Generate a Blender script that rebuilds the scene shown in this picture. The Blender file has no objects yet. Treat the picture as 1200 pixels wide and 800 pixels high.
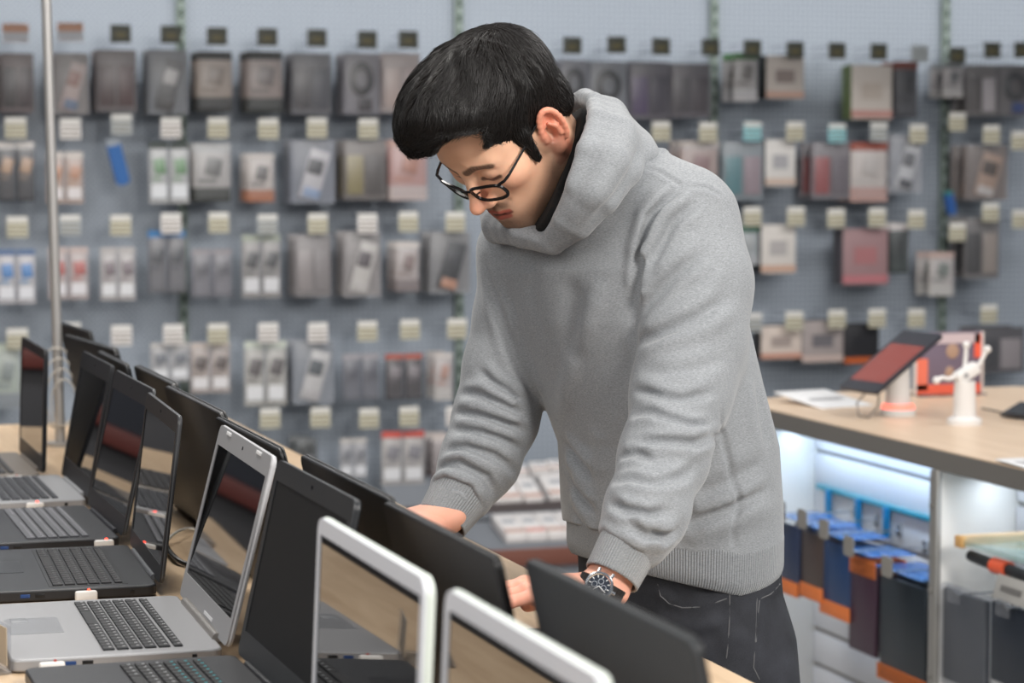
import bpy, bmesh, math, random
import numpy as np
from mathutils import Vector, Matrix, Euler
random.seed(7)
rng = np.random.default_rng(11)
SC = bpy.context.scene
COL = SC.collection
PI = math.pi

# ------------------------------------------------------------------ camera
# world: x to the right along the back wall, y down the rows of laptops, z up, floor at 0
CAM_Z = 1.50
TABLE = 0.90
FPX = 85 / 36 * 1200
PITCH = math.atan(210 / FPX)
YAW = math.radians(18.125)
cam_data = bpy.data.cameras.new('camera')
cam_data.lens = 85
cam_data.sensor_width = 36
cam_data.clip_start = 0.05
cam = bpy.data.objects.new('camera', cam_data)
COL.objects.link(cam)
cam.location = (0, 0, CAM_Z)
cam.rotation_euler = (PI / 2 - PITCH, 0, -YAW)
SC.camera = cam
cam_data.dof.use_dof = True
cam_data.dof.focus_distance = 3.27
cam_data.dof.aperture_fstop = 5.2
CM = np.array(Matrix.Translation(cam.location) @ cam.rotation_euler.to_matrix().to_4x4())
CR, CT = CM[:3, :3], CM[:3, 3]

def C(px, py, D):            # a surveyed point: photo pixel and distance -> camera axes (right, up, back)
    return np.array([(px - 600) / FPX * D, (400 - py) / FPX * D, -D])
def W(p):                    # camera axes -> world
    return CR @ np.asarray(p, float) + CT
def ray(px, py):
    return CR @ np.array([(px - 600) / FPX, (400 - py) / FPX, -1.0])
def on_z(px, py, z):
    r = ray(px, py); return CT + r * ((z - CT[2]) / r[2])
def on_y(px, py, y):
    r = ray(px, py); return CT + r * ((y - CT[1]) / r[1])
def on_x(px, py, x):
    r = ray(px, py); return CT + r * ((x - CT[0]) / r[0])

# ------------------------------------------------------------------ materials
def srgb(r, g, b):
    f = lambda c: (c / 255 / 12.92) if c / 255 <= 0.04045 else ((c / 255 + 0.055) / 1.055) ** 2.4
    return (f(r), f(g), f(b), 1)
MATS = {}
def mat(name, col=(200, 200, 200), rough=0.5, metal=0.0, emit=None, estr=0, trans=0, ior=1.45, alpha=1, spec=0.5, coat=0, sheen=0):
    if name in MATS: return MATS[name]
    m = bpy.data.materials.new(name); m.use_nodes = True
    b = m.node_tree.nodes['Principled BSDF']
    b.inputs['Base Color'].default_value = srgb(*col)
    b.inputs['Roughness'].default_value = rough
    b.inputs['Metallic'].default_value = metal
    b.inputs['Transmission Weight'].default_value = trans
    b.inputs['IOR'].default_value = ior
    b.inputs['Alpha'].default_value = alpha
    b.inputs['Specular IOR Level'].default_value = spec
    b.inputs['Coat Weight'].default_value = coat
    b.inputs['Sheen Weight'].default_value = sheen
    if emit:
        b.inputs['Emission Color'].default_value = srgb(*emit)
        b.inputs['Emission Strength'].default_value = estr
    MATS[name] = m
    return m
def nodes(m): return m.node_tree.nodes, m.node_tree.links, m.node_tree.nodes['Principled BSDF']
def colmat(c, rough=0.5, **k):
    return mat('paint_%d_%d_%d_%d' % (c[0], c[1], c[2], int(rough * 100)), c, rough, **k)

# ------------------------------------------------------------------ object helpers
def link(o, parent=None):
    COL.objects.link(o)
    if parent is not None: o.parent = parent
    return o
def tag(o, label=None, cat=None, group=None, kind=None):
    if label: o['label'] = label
    if cat: o['category'] = cat
    if group: o['group'] = group
    if kind: o['kind'] = kind
    return o
def thing(name, label, cat, loc=(0, 0, 0), rotz=0.0, group=None):
    o = bpy.data.objects.new(name, None); o.empty_display_size = 0.05
    o.location = loc; o.rotation_euler = (0, 0, rotz)
    link(o); return tag(o, label, cat, group)

class MB:
    """collects shapes, then links them as ONE mesh object"""
    def __init__(s): s.bm = bmesh.new()
    def box(s, c, size, bevel=0.0, rot=None, seg=2, mi=0):
        r = bmesh.ops.create_cube(s.bm, size=1.0)
        vs = r['verts']
        bmesh.ops.scale(s.bm, vec=size, verts=vs)
        fs = list({f for v in vs for f in v.link_faces})
        if bevel > 0:
            es = list({e for v in vs for e in v.link_edges})
            rr = bmesh.ops.bevel(s.bm, geom=es, offset=min(bevel, min(size) * 0.49), segments=seg, affect='EDGES', profile=0.5)
            vs = list({v for f in rr['faces'] for v in f.verts} | {v for v in vs if v.is_valid})
            fs = list({f for v in vs for f in v.link_faces})
        if rot is not None:
            bmesh.ops.rotate(s.bm, cent=(0, 0, 0), matrix=rot if isinstance(rot, Matrix) else Euler(rot).to_matrix(), verts=vs)
        bmesh.ops.translate(s.bm, vec=c, verts=vs)
        for f in fs: f.material_index = mi
        return s
    def cyl(s, a, b, r, r2=None, seg=20, cap=True, mi=0):
        a, b = Vector(a), Vector(b); d = b - a
        m = Matrix.Translation((a + b) / 2) @ d.to_track_quat('Z', 'Y').to_matrix().to_4x4()
        q = bmesh.ops.create_cone(s.bm, cap_ends=cap, segments=seg, radius1=r, radius2=r if r2 is None else r2, depth=d.length, matrix=m)
        for f in {f for v in q['verts'] for f in v.link_faces}: f.material_index = mi
        return s
    def ball(s, c, r, scale=(1, 1, 1), seg=16, mi=0):
        m = Matrix.Translation(c) @ Matrix.Diagonal((*scale, 1))
        q = bmesh.ops.create_uvsphere(s.bm, u_segments=seg, v_segments=max(6, seg // 2), radius=r, matrix=m)
        for f in {f for v in q['verts'] for f in v.link_faces}: f.material_index = mi
        return s
    def tube(s, pts, r, seg=8, closed=False, radii=None, mi=0):
        pts = [Vector(p) for p in pts]; n = len(pts); rings = []
        up = Vector((0.123, 0.37, 0.92)).normalized()
        for i, p in enumerate(pts):
            if closed: t = pts[(i + 1) % n] - pts[i - 1]
            else: t = pts[min(i + 1, n - 1)] - pts[max(i - 1, 0)]
            t.normalize()
            x = up - t * up.dot(t)
            if x.length < 1e-4: x = Vector((1, 0, 0)) - t * t.x
            x.normalize(); y = t.cross(x); up = x
            rr = radii[i] if radii else r
            rings.append([s.bm.verts.new(p + (x * math.cos(2 * PI * k / seg) + y * math.sin(2 * PI * k / seg)) * rr) for k in range(seg)])
        m = n if closed else n - 1
        for i in range(m):
            A, B = rings[i], rings[(i + 1) % n]
            for k in range(seg):
                f = s.bm.faces.new((A[k], A[(k + 1) % seg], B[(k + 1) % seg], B[k])); f.material_index = mi
        if not closed:
            f = s.bm.faces.new(rings[0][::-1]); f.material_index = mi
            f = s.bm.faces.new(rings[-1]); f.material_index = mi
        return s
    def prism(s, poly, z0, z1, mat4=None, mi=0, bevel=0):
        """polygon in local xy, extruded z0..z1, moved by mat4"""
        lo = [s.bm.verts.new((x, y, z0)) for x, y in poly]; hi = [s.bm.verts.new((x, y, z1)) for x, y in poly]
        fs = [s.bm.faces.new(lo[::-1]), s.bm.faces.new(hi)]
        n = len(poly)
        for i in range(n): fs.append(s.bm.faces.new((lo[i], lo[(i + 1) % n], hi[(i + 1) % n], hi[i])))
        for f in fs: f.material_index = mi
        if mat4 is not None: bmesh.ops.transform(s.bm, matrix=mat4, verts=lo + hi)
        return s
    def quad(s, a, b, c, d, mi=0):
        f = s.bm.faces.new([s.bm.verts.new(p) for p in (a, b, c, d)]); f.material_index = mi
        return s
    def build(s, name, mats, parent=None, smooth=True, angle=35):
        me = bpy.data.meshes.new(name)
        bmesh.ops.recalc_face_normals(s.bm, faces=s.bm.faces)
        s.bm.to_mesh(me); s.bm.free()
        for m in (mats if isinstance(mats, (list, tuple)) else [mats]): me.materials.append(m)
        if smooth:
            me.polygons.foreach_set('use_smooth', [True] * len(me.polygons))
            try: me.set_sharp_from_angle(angle=math.radians(angle))
            except Exception: pass
        return link(bpy.data.objects.new(name, me), parent)

def rrect(w, h, r, n=5):      # rounded rectangle outline, centred
    out = []
    for cx, cy, a0 in ((w / 2 - r, h / 2 - r, 0), (-w / 2 + r, h / 2 - r, 90), (-w / 2 + r, -h / 2 + r, 180), (w / 2 - r, -h / 2 + r, 270)):
        for k in range(n + 1):
            a = math.radians(a0 + 90 * k / n); out.append((cx + r * math.cos(a), cy + r * math.sin(a)))
    return out
def copy_tree(o, parent=None):
    c = o.copy(); link(c, parent)
    for ch in list(o.children): copy_tree(ch, c)
    return c
def mesh_obj(name, verts, faces, mats, parent=None, smooth=True, colors=None):
    me = bpy.data.meshes.new(name)
    v = np.asarray(verts, np.float32)
    f = np.asarray(faces, np.int32)
    k = f.shape[1]
    me.vertices.add(len(v)); me.vertices.foreach_set('co', v.ravel())
    me.loops.add(f.size); me.loops.foreach_set('vertex_index', f.ravel())
    me.polygons.add(len(f)); me.polygons.foreach_set('loop_start', np.arange(0, f.size, k, dtype=np.int32))
    me.update(calc_edges=True)
    if smooth: me.polygons.foreach_set('use_smooth', np.ones(len(f), bool))
    if colors is not None:
        a = me.color_attributes.new('tint', 'FLOAT_COLOR', 'POINT')
        cc = np.ones((len(v), 4), np.float32); cc[:, :3] = colors
        a.data.foreach_set('color', cc.ravel())
    for m in (mats if isinstance(mats, (list, tuple)) else [mats]): me.materials.append(m)
    me.validate()
    return link(bpy.data.objects.new(name, me), parent)

# ------------------------------------------------------------------ sculpting with distance fields
def nets(vol, org, h):
    """surface nets: signed distance volume -> verts, quads"""
    s = vol < 0
    nx, ny, nz = vol.shape
    cnt = np.zeros((nx - 1, ny - 1, nz - 1), np.uint8)
    offs = [(i, j, k) for i in (0, 1) for j in (0, 1) for k in (0, 1)]
    for i, j, k in offs: cnt += s[i:nx - 1 + i, j:ny - 1 + j, k:nz - 1 + k]
    act = np.argwhere((cnt > 0) & (cnt < 8))
    idx = np.full(cnt.shape, -1, np.int32); idx[act[:, 0], act[:, 1], act[:, 2]] = np.arange(len(act))
    vals = {o: vol[act[:, 0] + o[0], act[:, 1] + o[1], act[:, 2] + o[2]] for o in offs}
    acc = np.zeros((len(act), 3)); num = np.zeros(len(act))
    for o in offs:
        for ax in range(3):
            if o[ax] == 0:
                p = list(o); p[ax] = 1; p = tuple(p)
                a, b = vals[o], vals[p]; m = (a < 0) != (b < 0)
                t = np.where(m, a / np.where(m, a - b, 1), 0)
                q = np.zeros((len(act), 3)); q[:] = o; q[:, ax] = t
                acc[m] += q[m]; num[m] += 1
    v = (act + acc / num[:, None]) * h + np.asarray(org)
    F = []
    for ax in range(3):
        u, w = (ax + 1) % 3, (ax + 2) % 3
        sl0 = [slice(None)] * 3; sl1 = [slice(None)] * 3
        sl0[ax] = slice(0, -1); sl1[ax] = slice(1, None)
        a, b = s[tuple(sl0)], s[tuple(sl1)]
        e = np.argwhere(a != b)
        e = e[(e[:, u] > 0) & (e[:, w] > 0) & (e[:, u] < vol.shape[u] - 1) & (e[:, w] < vol.shape[w] - 1)]
        if not len(e): continue
        inside_first = a[e[:, 0], e[:, 1], e[:, 2]]
        q = []
        for du, dw in ((1, 1), (0, 1), (0, 0), (1, 0)):
            c = e.copy(); c[:, u] -= du; c[:, w] -= dw
            q.append(idx[c[:, 0], c[:, 1], c[:, 2]])
        q = np.stack(q, 1)
        q[~inside_first] = q[~inside_first][:, ::-1]
        F.append(q)
    f = np.concatenate(F)
    f = f[(f >= 0).all(1)]
    return v, f

class Field:
    def __init__(s, lo, hi, h):
        s.h = h; s.org = np.asarray(lo, float)
        s.n = np.ceil((np.asarray(hi) - s.org) / h).astype(int) + 1
        s.vol = np.full(s.n, 1.0, np.float32)
        s.ax = [(s.org[i] + h * np.arange(s.n[i])).astype(np.float32) for i in range(3)]
    def sub(s, lo, hi, pad):
        sl = []
        for i in range(3):
            a = int(max(0, math.floor((lo[i] - pad - s.org[i]) / s.h))); b = int(min(s.n[i], math.ceil((hi[i] + pad - s.org[i]) / s.h) + 1))
            if b <= a: return None, None
            sl.append(slice(a, b))
        sl = tuple(sl)
        g = (s.ax[0][sl[0]][:, None, None], s.ax[1][sl[1]][None, :, None], s.ax[2][sl[2]][None, None, :])
        return sl, g
    def mix(s, sl, d, k, op='add'):
        v = s.vol[sl]
        if op == 'add':
            if k > 0:
                hh = np.maximum(k - np.abs(v - d), 0) / k
                s.vol[sl] = np.minimum(v, d) - hh * hh * k * 0.25
            else: s.vol[sl] = np.minimum(v, d)
        elif op == 'cut':
            d = -d
            if k > 0:
                hh = np.maximum(k - np.abs(v - d), 0) / k
                s.vol[sl] = np.maximum(v, d) + hh * hh * k * 0.25
            else: s.vol[sl] = np.maximum(v, d)
    def cap(s, a, b, ra, rb=None, k=0.01, op='add', squash=None):
        """tapered capsule; squash = (unit axis, factor) makes it thinner along that axis"""
        rb = ra if rb is None else rb
        a = np.asarray(a, float); b = np.asarray(b, float)
        m = max(ra, rb); sl, g = s.sub(np.minimum(a, b) - m, np.maximum(a, b) + m, k + 3 * s.h)
        if sl is None: return s
        d = b - a; L2 = max(float(d @ d), 1e-12)
        px, py, pz = g[0] - a[0], g[1] - a[1], g[2] - a[2]
        t = np.clip((px * d[0] + py * d[1] + pz * d[2]) / L2, 0, 1)
        qx, qy, qz = px - t * d[0], py - t * d[1], pz - t * d[2]
        if squash is not None:
            n, f = squash; n = np.asarray(n, float)
            w = (qx * n[0] + qy * n[1] + qz * n[2]) * (1 / f - 1)
            qx, qy, qz = qx + w * n[0], qy + w * n[1], qz + w * n[2]
            r = np.sqrt(qx * qx + qy * qy + qz * qz)
            s.mix(sl, (r - (ra + (rb - ra) * t)) * (0.5 + 0.5 * f), k, op)
        else:
            r = np.sqrt(qx * qx + qy * qy + qz * qz)
            s.mix(sl, r - (ra + (rb - ra) * t), k, op)
        return s
    def chain(s, pts, k=0.01, op='add', squash=None):
        for p, q in zip(pts[:-1], pts[1:]): s.cap(p[0], q[0], p[1], q[1], k, op, squash)
        return s
    def ell(s, c, r, k=0.01, op='add', M=None):
        """ellipsoid; columns of M are its axes"""
        c = np.asarray(c, float); r = np.asarray(r, float); m = r.max()
        sl, g = s.sub(c - m, c + m, k + 3 * s.h)
        if sl is None: return s
        px, py, pz = g[0] - c[0], g[1] - c[1], g[2] - c[2]
        if M is not None:
            M = np.asarray(M); px, py, pz = (px * M[0, i] + py * M[1, i] + pz * M[2, i] for i in range(3))
        k0 = np.sqrt((px / r[0]) ** 2 + (py / r[1]) ** 2 + (pz / r[2]) ** 2)
        k1 = np.sqrt((px / r[0] ** 2) ** 2 + (py / r[1] ** 2) ** 2 + (pz / r[2] ** 2) ** 2)
        s.mix(sl, k0 * (k0 - 1) / np.maximum(k1, 1e-6), k, op)
        return s
    def bump(s, pts, amp, width, crease=False):
        """raise (amp > 0) or press in (amp < 0) a crease along a polyline"""
        pts = np.asarray(pts, float)
        sl, g = s.sub(pts.min(0), pts.max(0), width * (5.5 if crease else 2.6))
        if sl is None: return s
        best = None
        n = len(pts) - 1
        for i in range(n):
            a, d = pts[i], pts[i + 1] - pts[i]; L2 = max(float(d @ d), 1e-12)
            px, py, pz = g[0] - a[0], g[1] - a[1], g[2] - a[2]
            t = np.clip((px * d[0] + py * d[1] + pz * d[2]) / L2, 0, 1)
            r2 = (px - t * d[0]) ** 2 + (py - t * d[1]) ** 2 + (pz - t * d[2]) ** 2
            u = (i + t) / n
            if crease:                      # sharp valley with a soft roll on either side
                r = np.sqrt(r2); e = np.minimum(1, 4 * np.minimum(u, 1 - u) + 0.1)
                if best is None: best, env = r, e
                else:
                    m = r < best; best = np.where(m, r, best); env = np.where(m, e, env)
                continue
            w = np.exp(-r2 / width ** 2) * np.minimum(1, 5 * np.minimum(u, 1 - u) + 0.12)
            best = w if best is None else np.maximum(best, w)
        if crease: best = env * (-np.exp(-best / width) + .62 * np.exp(-((best - 2.4 * width) / (1.5 * width)) ** 2))
        s.vol[sl] -= amp * best
        return s
    def at(s, p):
        q = (np.asarray(p, float) - s.org) / s.h
        q = np.clip(q, 0, s.n - 1.001); i = np.floor(q).astype(int); f = q - i
        out = 0
        for dx in (0, 1):
            for dy in (0, 1):
                for dz in (0, 1):
                    w = (f[..., 0] if dx else 1 - f[..., 0]) * (f[..., 1] if dy else 1 - f[..., 1]) * (f[..., 2] if dz else 1 - f[..., 2])
                    out = out + w * s.vol[i[..., 0] + dx, i[..., 1] + dy, i[..., 2] + dz]
        return out
    def grad(s, p, e=None):
        e = e or s.h * 1.5
        g = np.stack([s.at(p + np.eye(3)[i] * e) - s.at(p - np.eye(3)[i] * e) for i in range(3)], -1)
        return g / np.maximum(np.linalg.norm(g, axis=-1, keepdims=True), 1e-9)
    def mesh(s): return nets(s.vol, s.org, s.h)
# ================================================================== THE ROOM
WALL_Y = 8.4
def wood_mat(name, c0, c1, scale=1.0, rough=.45):
    m = mat(name, c0, rough)
    n, l, b = nodes(m)
    tc = n.new('ShaderNodeTexCoord'); mp = n.new('ShaderNodeMapping'); mp.inputs['Scale'].default_value = (9 * scale, .9 * scale, 9 * scale)
    l.new(tc.outputs['Object'], mp.inputs['Vector'])
    t = n.new('ShaderNodeTexNoise'); t.inputs['Scale'].default_value = 4; t.inputs['Detail'].default_value = 6; t.inputs['Distortion'].default_value = .6
    l.new(mp.outputs['Vector'], t.inputs['Vector'])
    r = n.new('ShaderNodeValToRGB'); r.color_ramp.elements[0].position = .3; r.color_ramp.elements[1].position = .7
    r.color_ramp.elements[0].color = srgb(*c1); r.color_ramp.elements[1].color = srgb(*c0)
    l.new(t.outputs['Fac'], r.inputs['Fac']); l.new(r.outputs['Color'], b.inputs['Base Color'])
    bp = n.new('ShaderNodeBump'); bp.inputs['Strength'].default_value = .08; l.new(t.outputs['Fac'], bp.inputs['Height']); l.new(bp.outputs['Normal'], b.inputs['Normal'])
    return m
def pegboard_mat():
    m = mat('perforated_grey_steel', (150, 155, 163), .5)
    n, l, b = nodes(m)
    tc = n.new('ShaderNodeTexCoord'); sp = n.new('ShaderNodeSeparateXYZ'); l.new(tc.outputs['Object'], sp.inputs[0])
    outs = []
    for ax in ('X', 'Z'):
        mu = n.new('ShaderNodeMath'); mu.operation = 'MULTIPLY'; mu.inputs[1].default_value = 2 * PI / .02
        co = n.new('ShaderNodeMath'); co.operation = 'COSINE'; l.new(sp.outputs[ax], mu.inputs[0]); l.new(mu.outputs[0], co.inputs[0]); outs.append(co)
    ad = n.new('ShaderNodeMath'); ad.operation = 'ADD'; l.new(outs[0].outputs[0], ad.inputs[0]); l.new(outs[1].outputs[0], ad.inputs[1])
    gt = n.new('ShaderNodeMath'); gt.operation = 'GREATER_THAN'; gt.inputs[1].default_value = 1.25; l.new(ad.outputs[0], gt.inputs[0])
    mx = n.new('ShaderNodeMix'); mx.data_type = 'RGBA'; mx.inputs[6].default_value = srgb(146, 154, 164); mx.inputs[7].default_value = srgb(94, 102, 112)
    l.new(gt.outputs[0], mx.inputs[0]); l.new(mx.outputs[2], b.inputs['Base Color'])
    return m
def floor_mat():
    m = mat('pale_floor_tile', (170, 168, 165), .35)
    n, l, b = nodes(m)
    tc = n.new('ShaderNodeTexCoord'); t = n.new('ShaderNodeTexBrick'); t.offset = 0; t.inputs['Scale'].default_value = 1
    t.inputs['Brick Width'].default_value = .6; t.inputs['Row Height'].default_value = .6; t.inputs['Mortar Size'].default_value = .004
    t.inputs['Color1'].default_value = srgb(172, 170, 167); t.inputs['Color2'].default_value = srgb(166, 164, 161); t.inputs['Mortar'].default_value = srgb(110, 108, 105)
    l.new(tc.outputs['Object'], t.inputs['Vector']); l.new(t.outputs['Color'], b.inputs['Base Color'])
    return m
def struct(name, mb, m, parent=None):
    o = mb.build(name, m, parent)
    if parent is None: o['kind'] = 'structure'
    return o
def build_room():
    struct('floor', MB().box((1.5, 3.4, -.05), (14, 12.4, .1)), floor_mat())
    peg = pegboard_mat()
    w = MB(); w.box((1.5, WALL_Y + .03, 1.6), (14, .04, 3.3)); struct('wall_back', w, peg)
    pl = colmat((176, 176, 174), .8)
    struct('wall_left', MB().box((-5.45, 3.4, 1.6), (.1, 12.4, 3.3)), pl)
    struct('wall_right', MB().box((8.45, 3.4, 1.6), (.1, 12.4, 3.3)), pl)
    struct('baseboard_back', MB().box((1.5, WALL_Y - .01, .06), (13.8, .03, .12), .004), colmat((90, 94, 98), .6))
    # slotted uprights between the boards
    X = [on_y(p, 190, WALL_Y)[0] for p in (213, 537, 835, 1105)]
    step = (X[-1] - X[0]) / 3
    for i, x in enumerate([X[0] - 3 * step, X[0] - 2 * step, X[0] - step] + X + [X[-1] + step]):
        mb = MB(); mb.box((x, WALL_Y - .004, 1.6), (.030, .03, 3.2), .002)
        for k in range(56): mb.box((x, WALL_Y - .0195, .2 + k * .055), (.012, .004, .030), mi=1)
        struct('trim_%d' % (i + 1), mb, [colmat((122, 134, 128), .5), colmat((34, 52, 40), .7)])

# ================================================================== TABLE AND LAPTOPS
def build_table():
    t = thing('display_table', 'long pale oak display table under the two rows of laptops', 'table', (.64, 3.25, 0))
    oak = wood_mat('pale_oak', (214, 188, 156), (190, 162, 130))
    MB().box((0, 0, .88), (.974, 4.72, .04), .004).build('tabletop', oak, t)
    wh = colmat((205, 203, 200), .5)
    MB().box((0, 0, .44), (.80, 4.5, .84), .006).build('cabinet', wh, t)
    MB().box((0, 0, .01), (.74, 4.42, .02)).build('plinth', colmat((70, 70, 72), .6), t)
    return t

def screen_mat(matt=False):
    if matt: return mat('dark_matt_screen', (26, 27, 29), .6, spec=.3)
    return mat('dark_glossy_screen', (9, 10, 12), .03, spec=1.0, ior=1.9)
def make_laptop(label, loc, rotz, w=.378, d=.248, L=.235, tilt=12, base=(40, 42, 44), deck=None, keys=(22, 22, 24), lid=(38, 40, 42), bezel=(30, 31, 33), bz=(.012, .024, .024), rough=.4, metal=0.0, glyph=(150, 150, 150), thick=.007, numpad=True, rim=None, hinge=None, group=None, edge_round=.012, teal=False, touch=None, glossy_bezel=False, matt=False, cam_hole=True, bumpers=False):
    """local axes: the hinge lies along y, the keyboard reaches towards -x, the lid leans back to +x"""
    o = thing('laptop', label, 'laptop', loc, rotz, group)
    bm_ = colmat(base, rough, metal=metal); H = .017
    mb = MB(); M4 = Matrix.Translation((-d / 2, 0, 0))
    lo = rrect(d, w, .014); 
    mb.prism(lo, .002, H, M4)
    b = mb.build('base', bm_, o)
    mod = b.modifiers.new('b', 'BEVEL'); mod.width = .0025; mod.segments = 2; mod.limit_method = 'ANGLE'
    mb = MB()
    for x in (-.02, -d + .02):
        for y in (-w / 2 + .03, w / 2 - .03): mb.cyl((x, y, -.0005), (x, y, .003), .008, seg=10)
    mb.build('rubber_feet', colmat((18, 18, 18), .8), b)
    # keyboard: one patterned part
    kw, kd = w - .05, .100
    kx0 = -.042 - kd
    km = colmat(keys, .55); rows = 6; ncol = 18 if numpad else 14
    mb = MB(); gm = colmat(glyph, .5)
    if deck: mb.box((kx0 + kd / 2, 0, H), (kd + .008, kw + .008, .0012), .0005, mi=2)
    px = kd / rows; py = kw / ncol
    for r in range(rows):
        c = 0
        while c < ncol:
            span = 1
            if r == 0 and c == 4: span = 5
            if c in (0, 12) and r in (1, 2, 3): span = 1.0
            x = kx0 + (r + .5) * px; y = kw / 2 - (c + span / 2) * py
            hh = px * (.62 if r == rows - 1 else .84)
            mb.box((x, y, H + .0012), (hh, py * span - .0024, .0026), .0006, seg=1)
            if span == 1: mb.box((x + hh * .16, y + py * .16, H + .00262), (.0034, .0022, .0004), mi=3 if (teal and r >= 3) else 1)
            c += int(span)
    mb.build('keyboard', [km, gm, colmat(deck or base, rough), colmat((70, 190, 200), .5)], o, smooth=False)
    tp = colmat(touch or tuple(min(255, int(c * .93)) for c in base), .3, metal=metal)
    mb = MB(); mb.prism(rrect(.066, .106, .004), H - .0002, H + .0004, Matrix.Translation((-d + .046, .02, 0))); mb.build('trackpad', tp, o)
    # side ports
    for y in (-w / 2, w / 2):
        for k, x in enumerate((-d + .070, -d + .090, -.035)):
            mb = MB(); mb.box((x, y, .0095), (.013 if k < 2 else .006, .0016, .0052), .0006)
            mb.build('port', colmat((30, 60, 110), .4) if k == 0 else colmat((16, 16, 18), .4), b)
    # hinge
    mb = MB(); mb.cyl((.002, -w * .34, H + .001), (.002, w * .34, H + (.001 if bumpers else -.0005)), .0062 if bumpers else .0042, seg=14); mb.build('hinge', colmat(hinge or base, .35, metal=metal), o)
    # lid, upright in its own axes then leant back
    T = Matrix.Translation((.004, 0, H + .001)) @ Matrix.Rotation(math.radians(tilt), 4, 'Y') @ Matrix(((0, 0, 1, 0), (0, 1, 0, 0), (1, 0, 0, L / 2), (0, 0, 0, 1)))
    # in lid axes: x up the lid, y along the hinge, z backwards; screen face at z = 0
    T = Matrix.Translation((.004, 0, H + .001)) @ Matrix.Rotation(math.radians(tilt), 4, 'Y') @ Matrix(((0, 0, 1, 0), (0, 1, 0, 0), (1, 0, 0, 0), (0, 0, 0, 1)))
    out = rrect(L, w, edge_round)
    mb = MB(); mb.prism(out, 0.001, thick, Matrix.Translation((L / 2, 0, 0)))
    li = mb.build('lid', colmat(lid, rough, metal=metal), o); 
    mod = li.modifiers.new('b', 'BEVEL'); mod.width = .002; mod.segments = 2; mod.limit_method = 'ANGLE'
    li.matrix_local = T
    # bezel: a frame round the screen
    top, sid, bot = bz[1], bz[0], bz[2]
    sh, sw = L - top - bot, w - 2 * sid; cx = bot + sh / 2
    mb = MB(); bo = [(p[0] + L / 2, p[1]) for p in rrect(L, w, edge_round, 5)]; bi = [(p[0] + cx, p[1]) for p in rrect(sh, sw, .002, 5)]
    n = len(bo); rings = []
    for (poly, z) in ((bo, .001), (bo, -.0012), (bi, -.0012), (bi, .0006)): rings.append([mb.bm.verts.new((x, y, z)) for x, y in poly])
    for A, B in zip(rings[:-1], rings[1:]):
        for k in range(n): mb.bm.faces.new((A[k], A[(k + 1) % n], B[(k + 1) % n], B[k]))
    be = mb.build('bezel', colmat(bezel, .12 if glossy_bezel else .45, metal=metal if bezel == lid else 0), o); be.matrix_local = T
    mb = MB(); mb.prism([(p[0] + cx, p[1]) for p in rrect(sh + .001, sw + .001, .002)], -.0002, .0012)
    sc = mb.build('screen', screen_mat(matt), o, smooth=False); sc.matrix_local = T
    if cam_hole:
        mb = MB(); mb.cyl((L - top * .45, 0, -.0018), (L - top * .45, 0, 0), .0025, seg=14); wc = mb.build('webcam', colmat((8, 8, 10), .2), be)
    if bumpers:
        for y in (-w * .29, w * .29):
            mb = MB(); mb.box((L - .005, y, -.0018), (.005, .030, .0024), .001); mb.build('rubber_bumper', colmat((226, 226, 226), .5), be)
        mb = MB(); mb.box((bot * .35, -.04, -.0016), (.004, .06, .001)); mb.build('logo_strip', colmat((214, 214, 216), .4), be)
        mb = MB(); mb.box((-d + .030, w * .5 - .13, H + .0006), (.020, .030, .0008), .0003); mb.build('sticker', colmat((132, 134, 138), .4), b)
    if rim:
        mb = MB(); rr_ = thick * .62; pts = [(p[0] + L / 2, p[1], thick * .5) for p in rrect(L - 1.4 * rr_, w - 1.4 * rr_, edge_round - .5 * rr_, 6)]
        mb.tube(pts, thick * .62, 8, True); rr = mb.build('lid_rim', colmat(rim, .35), o); rr.matrix_local = T
    return o

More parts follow.
